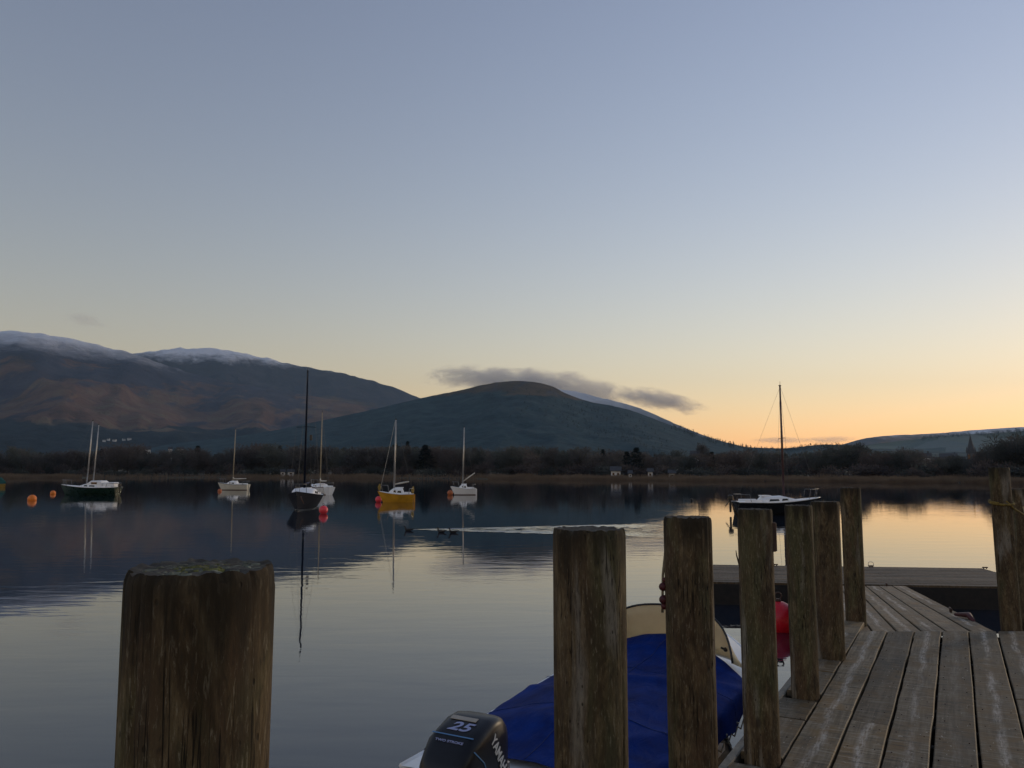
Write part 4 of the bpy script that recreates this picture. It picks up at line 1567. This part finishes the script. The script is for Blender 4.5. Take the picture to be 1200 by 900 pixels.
# ------------------------------------------------------------------ yachts on the lake
def make_yacht(label, px, py, L, B, yaw, hull='gel', fb=.55, mast=7.0, mast_x=.12, boom=None, cabin=(.05, .33, .36), stripe=None, spar='alu', rake=1.5, ketch=None, outboard=False,
               forestay=True, canvas=None, boot='antifoul', pulpit=True, wheelhouse=False, group='moored sailing yachts', cat='yacht', stays=True, shroud=True, spreader=True, rail=.024):
    """x forward; origin amidships on the waterline; yaw = bearing of the bow, 0 = +x (right), 90 = away"""
    p = at_z(px, py, 0)
    o = root('sailing_yacht', label, cat, p, yaw, group)
    x0 = -L / 2
    bf = lambda t: B / 2 * (.72 + .28 * sin(min(t / .45, 1) * pi / 2)) * (1 - max(0, (t - .42) / .58) ** 2.1) + .01
    zf = lambda t: fb * (1 + .42 * max(0, (t - .35) / .65) ** 1.7 + .06 * (1 - t))
    hs = hull_secs(L, bf, zf, -.32, 16, .9, 6, x0)
    b = MB()
    b.loft(hs)
    b.raw(hs[0], [tuple(range(len(hs[0])))])
    h_ = b.build('hull', M[hull], o, True)
    # raked stem: shear the bow forward
    for v in h_.data.vertices:
        t = (v.co.x - x0) / L
        v.co.x += max(0, t - .55) * max(0, v.co.z) * .9 - max(0, .12 - t) * max(0, v.co.z) * .6
    b = MB()
    secs = []
    for i in range(13):
        t = i / 12
        row = []
        for k in range(7):
            u = -1 + 2 * k / 6
            xx = x0 + t * L + max(0, t - .55) * zf(t) * .9 - max(0, .12 - t) * zf(t) * .6
            row.append((xx, bf(t) * u * .99, zf(t) - .02 + .05 * (1 - u * u)))
        secs.append(row)
    b.loft(secs)
    d_ = b.build('deck', M['cabinw'], o, True)
    d_.data.flip_normals()
    def sx(t): return x0 + t * L + max(0, t - .55) * zf(t) * .9 - max(0, .12 - t) * zf(t) * .6
    b = MB()
    rl_ = [(sx(t), bf(t) + .005, zf(t) - .01) for t in [i / 14 for i in range(15)]]
    b.tube(rl_ + [(x, -y, z) for x, y, z in reversed(rl_)], .03, 6)
    b.build('rubbing_strake', M['cabinw'] if stripe is None else M[stripe], o, True)
    # boot top just above the water
    b = MB()
    for s in (-1, 1):
        secs = []
        for i in range(17):
            t = i / 16
            z_, b_ = zf(t), bf(t)
            kz = -.32 * (1 - max(0, (t - .6) / .4) ** 2 * .9)
            row = []
            for zz in (-.05, .07):
                u = max(0, (zz - kz) / (z_ - kz)) ** (1 / 1.35)
                yy = b_ * (u ** .55 * .9 + .1 * u * u) + .006
                row.append((x0 + t * L + max(0, t - .55) * max(0, zz) * .9, s * yy, zz))
            secs.append(row)
        b.loft(secs)
    b.build('boot_top', M[boot], o, True)
    # cabin trunk
    c0, c1, chh = cabin                      # from amidships: aft end, fore end as fraction of L, height
    xa, xb = -c0 * L, c1 * L
    secs = []
    for i in range(10):
        t = i / 9
        x = xa + (xb - xa) * t
        tt = (x - x0) / L
        w = min(bf(tt) * .78, B * .36)
        z0 = zf(tt) - .03
        hh = chh * min(1, (.25 + t * 9)) * min(1, ((1 - t) * 2.2 + .06)) ** .8
        hh = max(hh, .04)
        secs.append([(x, -w, z0), (x + .0, -w * .94, z0 + hh * .7), (x, -w * .78, z0 + hh), (x, 0, z0 + hh * 1.12), (x, w * .78, z0 + hh), (x, w * .94, z0 + hh * .7), (x, w, z0)])
    b = MB()
    b.loft(secs, False)
    b.raw(secs[0], [tuple(range(7))])
    cb = b.build('cabin', M['cabinw'], o, True)
    cb.data.flip_normals()
    for s in (-1, 1):
        for f0, f1 in ((.16, .44), (.5, .68)):
            xx0, xx1 = xa + (xb - xa) * f0, xa + (xb - xa) * f1
            def wall(x, v):
                tt = (x - x0) / L
                w = min(bf(tt) * .78, B * .36)
                return (x, s * (w * (1 - .06 * v) + .012), zf(tt) - .03 + chh * .7 * v)
            q = [wall(xx0, .35), wall(xx1, .4), wall(xx1 - .06, .85), wall(xx0 + .05, .9)]
            MB().raw(q, [(0, 1, 2, 3)] if s < 0 else [(3, 2, 1, 0)]).build('window', M['glass'], cb)
    # sliding hatch and cockpit coaming
    tt = (xa - x0) / L
    zc = zf(tt)
    MB().box((xa + .35, 0, zc + chh * 1.08), (.6, B * .3, .08), bev=.02).build('hatch', M['cabinw'], cb)
    for s in (-1, 1):
        b = MB()
        b.box(((xa + x0 * .86) / 2, s * B * .30, zc + .06), (abs(xa - x0 * .86), .08, .2), bev=.02)
        b.build('coaming', M['cabinw'], o)
    if wheelhouse:
        w = B * .33
        x1_, x2_ = xa - .1, xa + L * .20
        zb = zc + chh * .75
        secs = []
        for x, hh in ((x1_ - .2, .30), (x1_, .42), (x2_ - .3, .42), (x2_ + .22, .05)):
            secs.append([(x, -w, zb - .5), (x, -w, zb + hh * .7), (x, -w * .8, zb + hh), (x, w * .8, zb + hh), (x, w, zb + hh * .7), (x, w, zb - .5)])
        b = MB()
        b.loft(secs)
        b.raw(secs[0], [tuple(range(6))])
        wh = b.build('wheelhouse', M['cabinw'], o)
        wh.data.flip_normals()
        for s in (-1, 1):
            MB().box(((x1_ + x2_) / 2 - .05, s * (w + .006), zb + .14), ((x2_ - x1_) * .5, .012, .2)).build('window', M['glass'], wh)
        b = MB()
        b.box((xa - L * .16, 0, zc + .3), (L * .22, B * .5, .5), bev=.08)
        b.build('cockpit_cover', M['cabinw'], o)
    def spar_at(x, top, r0, nm='mast'):
        zb = zf((x - x0) / L) + (chh * .9 if xa < x < xb else 0)
        tx = x - (top - zb) * tan(radians(rake))
        b = MB()
        b.tube([(x, 0, zb - .15), ((x + tx) / 2, 0, (zb + top) / 2), (tx, 0, top)], [r0, r0 * .95, r0 * .7], 8)
        ms = b.build(nm, M[spar], o, True)
        b = MB()
        b.box((tx, 0, top + .04), (.16, .1, .07), bev=.02)
        b.tube([(tx, 0, top + .05), (tx + .02, 0, top + .3)], .012, 5)
        b.build('masthead', M['blackplastic'], ms)
        if spreader:
            b = MB()
            zz = zb + (top - zb) * .52
            xx = x + (tx - x) * .52
            b.tube([(xx, -B * .28, zz), (xx, 0, zz + .03), (xx, B * .28, zz)], .018, 5)
            b.build('spreader', M[spar], ms)
        return x, zb, tx, top, ms
    mx = mast_x * L
    x, zb, tx, top, ms = spar_at(mx, mast, .075)
    if ketch:
        spar_at(ketch[0] * L, ketch[1], .07)
    wr = .0055
    bowx = sx(1.0) - .1
    if forestay and stays:
        b = MB()
        b.tube([(bowx, 0, zf(1) + .02), (tx + .05, 0, top - .1)], wr * (2.6 if forestay == 'furl' else 1), 6)
        b.build('forestay', M['sail'] if forestay == 'furl' else M['wire'], o)
    if stays:
        b = MB()
        b.tube([(sx(0) + .05, 0, zf(0) + .02), (tx, 0, top - .05)], wr, 5)
        b.build('backstay', M['wire'], o)
    if shroud:
        for s in (-1, 1):
            b = MB()
            t_ = (x - x0) / L
            b.tube([(x - .05, s * bf(t_) * .95, zf(t_)), ((x + tx) / 2, s * B * .28, zb + (top - zb) * .52), (tx, 0, top - .15)], wr, 5)
            b.build('shroud', M['wire'], o)
    if boom:
        bl, lift, bm = boom
        z1_ = zb + .32
        b = MB()
        b.tube([(x - .03, 0, z1_), (x - bl * .5, 0, z1_ + lift * .5), (x - bl, 0, z1_ + lift)], [.05, .075, .045], 8)
        b.build('boom', M[bm], o, True)
        if lift < .2:
            b = MB()
            b.tube([(x, 0, z1_ + .42), (x - .05, 0, z1_ + .1), (x - .3, 0, z1_ + .02)], [.05, .09, .05], 7)
            b.build('sail_cover', M[bm], o, True)
    if pulpit:
        b = MB()
        zt = zf(1) + .48
        b.tube([(bowx - .75, bf(.86) * .95, zf(.86)), (bowx - .65, bf(.86) * .95, zt), (bowx + .05, 0, zt + .03), (bowx - .65, -bf(.86) * .95, zt), (bowx - .75, -bf(.86) * .95, zf(.86))], rail, 6)
        for s in (-1, 1):
            b.tube([(bowx - .2, s * .12, zf(.97)), (bowx - .1, s * .1, zt)], .014, 5)
        b.build('pulpit', M['galv'], o, True)
        b = MB()
        zt = zf(0) + .45
        b.tube([(sx(.14), bf(.14) * .95, zf(.14)), (sx(.12), bf(.14) * .95, zt), (sx(0) + .05, B * .26, zt), (sx(0) + .05, -B * .26, zt), (sx(.12), -bf(.14) * .95, zt), (sx(.14), -bf(.14) * .95, zf(.14))], rail, 6)
        b.build('pushpit', M['galv'], o, True)
    if outboard:
        b = MB()
        b.box((sx(0) - .22, .2, fb + .28), (.3, .24, .34), bev=.06)
        b.box((sx(0) - .24, .2, fb - .2), (.12, .08, .8), bev=.02)
        b.tube([(sx(0) - .3, .2, fb + .1), (sx(0) - .55, .2, fb - .25)], .035, 6)
        b.build('outboard_motor', M['blackplastic'], o)
    else:
        b = MB()
        b.box((sx(0) - .06, 0, fb * .35), (.14, .05, fb * 1.3), bev=.015)
        b.build('rudder', M[hull], o)
    if canvas:
        for t_, c in canvas:
            b = MB()
            s_ = sx(t_)
            b.tube([(s_, 0, zf(t_)), (s_ + .03, .05, zf(t_) + .35), (s_ - .02, 0, zf(t_) + .62)], [.06, .14, .05], 7)
            b.build('canvas_bundle', M[c], o, True)
    return o, p

DEG = pi / 180
make_yacht('two masted yacht with dark green hull and white cabin at the left', 107, 580, 6.0, 2.3, 176 * DEG, 'greenhull', .80, 8.1, .10, None, (.20, .20, .42), None, 'alu', 2.6, (-.02, 7.7),
           outboard=True, wheelhouse=True, forestay=True, boot='greenhull', spreader=False)
make_yacht('small white yacht with a lowered boom in front of the dark wood', 275, 574.3, 3.8, 1.6, 174 * DEG, 'cream', .72, 8.3, .08, (1.9, .05, 'sail'), (.10, .28, .45), 'navy', 'spar', 1.0, boot='antifoul', spreader=False, forestay=False, stays=False, shroud=False)
yd, ydp = make_yacht('navy hulled yacht seen bow on with the tallest mast', 357, 596, 6.2, 2.35, -84 * DEG, 'navy', .90, 9.75, .06, (2.4, .1, 'canvasblue'), (.12, .24, .46), 'navy', 'navy', .3, outboard=False, boot='blackhull', rail=.016)
b = MB()
b.box((.42, .37, 5.0), (.16, .16, .42), bev=.04)
b.build('radar_reflector', M['blackplastic'], yd)
b = MB()
b.tube([(.36, -.30, 4.6), (.42, .37, 5.25)], .006, 5)
b.build('halyard', M['wire'], yd)
b = MB()
b.tube([(3.5, .25, .95), (3.75, .35, .75), (3.72, .5, .5)], [.05, .05, .03], 6)
b.build('anchor', M['iron'], yd)
make_yacht('small white yacht half hidden behind the navy one', 376, 579.5, 4.2, 1.9, 128 * DEG, 'gel', .80, 9.2, .06, (1.6, .02, 'sail'), (.12, .26, .34), 'antifoul', 'spar', .6, boot='antifoul', spreader=False)
make_yacht('mustard yellow yacht with white cabin and raised boom', 466.5, 588.5, 2.5, 1.45, 186 * DEG, 'yellow', .66, 7.0, .14, (1.25, .22, 'sail'), (.20, .33, .5), None, 'alu', .6, forestay='furl', boot='yellow', canvas=[(.985, 'gold'), (.02, 'gold')], spreader=False)
make_yacht('little all white yacht with a steep boom, right of the yellow one', 545, 580, 2.25, 1.3, 188 * DEG, 'gel', .66, 7.4, .12, (1.35, .95, 'sail'), (.10, .30, .46), None, 'alu', 1.2, boot='antifoul', spreader=False)
make_yacht('black hulled yacht with white cabin behind the jetty posts', 908.5, 603, 4.8, 2.1, 2 * DEG, 'blackhull', .74, 7.9, .12, None, (.20, .27, .34), 'cabinw', 'darkspar', 0.0, outboard=True, boot='blackhull', rail=.013)

# boat under a teal cover at the very edge of the picture
p = at_z(-11.5, 571, 0)
tb = root('covered_boat', 'boat under a teal canvas cover cut by the left picture edge', 'boat', p, 0.05)
bf_ = lambda t: .9 * (1 - max(0, (t - .5) / .5) ** 2) + .02
zf_ = lambda t: .5 + .15 * t
hs = hull_secs(4.6, bf_, zf_, -.25, 14, .9, 6, -2.3)
b = MB(); b.loft(hs); b.raw(hs[0], [tuple(range(len(hs[0])))])
b.build('hull', M['gold'], tb, True)
b = MB()
secs = []
for i in range(15):
    t = i / 14
    row = []
    for k in range(9):
        u = -1 + 2 * k / 8
        row.append((-2.35 + t * 4.75, (bf_(t) + .04) * u, zf_(t) - .08 + (.95 + .2 * sin(t * 9)) * (1 - abs(u) ** 1.8) * min(1, (1 - t) * 4 + .25)))
    secs.append(row)
b.loft(secs)
o = b.build('cover', M['teal'], tb, True)
o.data.flip_normals()

# ------------------------------------------------------------------ buoys
def buoy(px, py, r, mat, label, group=None, name='mooring_buoy', zc=.35, stalk=True):
    p = at_z(px, py, 0)
    o = root(name, label, 'buoy', p, 0, group)
    b = MB()
    b.ball((0, 0, r * zc), r, 1.0, 18)
    b.build('float', M[mat], o, True)
    b = MB()
    b.tube([(0, 0, r * (zc + .95)), (0, 0, r * (zc + 1.12))], r * .16, 8)
    b.tube([(r * .2 * cos(t), 0, r * (zc + 1.25) + r * .2 * sin(t)) for t in [2 * pi * i / 10 for i in range(11)]], r * .05, 5, False)
    b.build('eye', M['iron'], o, True)
    return o
buoy(37.5, 586.5, .38, 'orange', 'bright orange buoy, larger of two left of the green yacht', 'mooring buoys')
buoy(62, 579, .30, 'orange', 'small orange buoy just left of the green yacht bow', 'mooring buoys')
buoy(257.5, 576, .25, 'rust_orange', 'dull orange buoy at the bow of the small white yacht', 'mooring buoys')
buoy(379, 602, .28, 'pinkred', 'pink red buoy beside the navy yacht bow', 'mooring buoys', zc=.8)
buoy(443.5, 588.5, .28, 'pinkred', 'pink red buoy at the bow of the yellow yacht', 'mooring buoys', zc=.8)
buoy(527.5, 580, .31, 'rust_orange', 'dull orange buoy at the bow of the little all white yacht', 'mooring buoys', zc=.7)
buoy(810.5, 587, .10, 'blackplastic', 'tiny black buoy on open water above the third post', 'mooring buoys', zc=1.3)
buoy(913, 738, .31, 'red', 'big bright red ball buoy between two jetty posts', 'mooring buoys', zc=.55)

# red floats hung on the lake side of the third post
o3, rad3, top3, H3 = PO[2]
fl = root('hanging_floats', 'string of small dark red floats behind the third post', 'floats', (o3.location.x, o3.location.y, top3))
ztop = at_y(775, 675, o3.location.y).z
b = MB()
b.tube([(-rad3 * .8, .04, -.08), (-rad3 * 1.05, .02, ztop - top3), (-rad3 * 1.1, .02, ztop - top3 - .16)], .006, 6)
b.build('rope', M['rope'], fl, True)
for k, (py, s, dx) in enumerate(((680, .012, .9), (688, .020, .98), (703, .021, .97), (711, .015, .95))):
    z = at_y(775, py, o3.location.y).z - top3
    b = MB()
    b.ball((-rad3 * dx - .008, .01, z), s, .95, 10)
    b.build('float', M['darkred'], fl, True)

# yellow rope between the right-hand posts
o9, rad9, top9, H9 = rp
o10 = rp2[0]
yr = root('yellow_rope', 'frayed yellow rope tied round the tall right post', 'rope', (o9.location.x, o9.location.y, 0))
zr = at_y(1172, 590, o9.location.y).z
b = MB()
lo = -1.2 * .01 * (zr + 1.2 - 2)
b.tube([(lo + (rad9 + .012) * cos(t), (rad9 + .012) * sin(t), zr + .02 * sin(t) + .012 * t / 6.28) for t in [2 * pi * i / 24 for i in range(40)]], .013, 6)
b.build('loop', M['yrope'], yr, True)
b = MB()
dx, dy = o10.location.x - o9.location.x, o10.location.y - o9.location.y
b.tube([(rad9 * -.3, -rad9 * .95, zr + .03), (rad9 * .6, -rad9 * .8, zr - .05), (dx * .45, dy * .3, zr - .16), (dx * .9, dy * .85, zr - .1)], [.012, .012, .010, .009], 6)
b.build('tail', M['yrope'], yr, True)

# ------------------------------------------------------------------ ducks and their wake
def duck_mesh():
    path = [(-.26, 0, .10, .012, .02), (-.21, 0, .085, .045, .03), (-.12, 0, .06, .085, .065), (0, 0, .05, .10, .08), (.10, 0, .055, .088, .075), (.155, 0, .10, .055, .055),
            (.17, 0, .16, .034, .036), (.175, 0, .205, .032, .034), (.195, 0, .235, .036, .036), (.225, 0, .238, .032, .028), (.25, 0, .225, .018, .012), (.285, 0, .215, .014, .005)]
    b = MB()
    secs = []
    for i, (x, y, z, wy, wz) in enumerate(path):
        a = path[max(0, i - 1)]; c = path[min(len(path) - 1, i + 1)]
        t = Vector((c[0] - a[0], 0, c[2] - a[2])).normalized()
        nrm = Vector((-t.z, 0, t.x))
        secs.append([tuple(Vector((x, 0, z)) + Vector((0, 1, 0)) * wy * cos(q) + nrm * wz * sin(q)) for q in [2 * pi * k / 12 for k in range(12)]])
    b.loft(secs, True, True)
    return b.mesh('body', M['duck'], True)
dm = duck_mesh()
for px, py, rz, lb in ((478.5, 622, 170, 'leading dark duck swimming left, at the tip of the wake'), (517, 624, 160, 'middle dark duck swimming in the wake'), (531, 624.5, 200, 'last dark duck of three, right in the wake')):
    p = at_z(px, py, 0)
    o = root('duck', lb, 'duck', (p.x, p.y, 0), radians(rz), 'ducks swimming across the lake')
    o.scale = (.85,) * 3
    link(bpy.data.objects.new('body', dm), o)
    b = MB()
    b.raw([(-.28, -.03, .09), (-.28, .03, .09), (-.17, .05, .115), (-.17, -.05, .115), (-.33, 0, .125)], [(0, 1, 2, 3), (0, 3, 4), (3, 2, 4), (2, 1, 4), (1, 0, 4)])
    b.build('tail', M['duck'], o)

mb = MB()
tip = at_z(482, 620.5, 0)
up_ = at_z(800, 612.0, 0)
lo_ = at_z(800, 632.0, 0)
NU, NW = 260, 60
for i in range(NU + 1):
    s = i / NU
    for j in range(NW + 1):
        w = j / NW
        A = tip.lerp(up_, s)
        B_ = tip.lerp(lo_, s)
        p = A.lerp(B_, w)
        env = min(1, s * 14) * min(1, (1 - s) * 6) * min(1, w * 7) * min(1, (1 - w) * 7)
        arm = max(math.exp(-((w - .16) / .13) ** 2), math.exp(-((w - .82) / .13) ** 2))
        wide = (A - B_).length
        ph = wide * w * 9 + 1.2 * fbm(p.x * .8, p.y * .5, 0, 2)
        z = .005 + env * ((.25 + .75 * arm) * .016 * (sin(ph) + .5 * sin(ph * 1.9 + p.x * 1.3)) + .010 * fbm(p.x * 1.6, p.y * 2.6, 2, 3))
        mb.v.append((p.x, p.y, max(z, .003)))
for i in range(NU):
    for j in range(NW):
        m = NW + 1
        mb.f.append((i * m + j, i * m + j + 1, (i + 1) * m + j + 1, (i + 1) * m + j))
o = mb.build('water_wake', M['water'], None, True)
if o.data.polygons[0].normal.z < 0: o.data.flip_normals()
tag(o, 'long rippled wake trailing behind the ducks', kind='structure')

# ------------------------------------------------------------------ clouds beyond the fells
def cloud(label, px, py, hw, hh, tilt, r, depth, dens, seed):
    """a bank of vapour: a closed lens of air filled with uneven density that thins out to its edge"""
    c = at_r(px, py, r)
    b = MB()
    b.ball((0, 0, 0), 1.0, 1.0, 24)
    t = NT('cloud_vapour')
    t.n.remove(t.b)
    outn = [x for x in t.n if x.type == 'OUTPUT_MATERIAL'][0]
    vol = t.new('ShaderNodeVolumePrincipled')
    vol.inputs['Color'].default_value = (.82, .81, .84, 1)
    vol.inputs['Anisotropy'].default_value = .2
    asp = hw / hh
    ln = t.new('ShaderNodeVectorMath', operation='LENGTH')
    t.link(t.coord(), ln.inputs[0])
    fall = t.math('SUBTRACT', 1.0, ln.outputs['Value'])
    n1 = t.noise(t.coord((asp * .36, 1.0, 1.0), loc=(seed, seed, 0)), 1.9, 8, .64, .5)
    v = t.math('ADD', t.math('MULTIPLY', fall, 1.15), t.math('MULTIPLY', t.math('SUBTRACT', n1, .5), 2.2))
    t.link(t.math('MULTIPLY', t.step(v, .10, .75), dens), vol.inputs['Density'])
    t.link(vol.outputs[0], outn.inputs['Volume'])
    o = b.build('cloud', t.m)
    o.location = c
    k = r / FPX
    o.scale = (hw * k, depth, hh * k)
    o.rotation_euler = (0, tilt, -az_of(px))
    import bmesh
    bm_ = bmesh.new(); bm_.from_mesh(o.data); bmesh.ops.recalc_face_normals(bm_, faces=bm_.faces[:]); bm_.to_mesh(o.data); bm_.free()
    tag(o, label, 'cloud', 'clouds near the fells')
    return o
cloud('long grey cloud bank capping the dark hill on its left', 580, 444, 96, 18, .02, 9600, 420, .0040, 1.0)
cloud('sloping grey cloud trailing down behind the dark hill', 670, 454, 88, 20, .19, 9800, 420, .0038, 4.3)
cloud('smaller ragged grey cloud right of the dark hill', 772, 469, 64, 14, .20, 9900, 320, .0050, 11.4)
cloud('thin grey streak of cloud low beside the black yacht mast', 915, 516, 40, 4.5, .0, 10200, 250, .0022, 2.2)
cloud('thin grey streak of cloud low at the right', 972, 515.5, 34, 5, -.02, 10400, 250, .0022, 6.7)
cloud('faint small cloud above the snowy fell', 100, 375, 24, 10, .1, 9000, 250, .0008, 3.1)

# ------------------------------------------------------------------ haze
b = MB()
b.box((0, 3800, 480), (15600, 9600, 980 + 20))
t = NT('thin_evening_haze')
t.n.remove(t.b)
outn = [x for x in t.n if x.type == 'OUTPUT_MATERIAL'][0]
vol = t.new('ShaderNodeVolumePrincipled')
vol.inputs['Color'].default_value = (.56, .80, 1.0, 1)
vol.inputs['Density'].default_value = .00004
vol.inputs['Anisotropy'].default_value = .0
t.link(vol.outputs[0], outn.inputs['Volume'])
hz = b.build('haze', t.m)
tag(hz, 'thin blue evening haze over the lake and fells', kind='stuff')
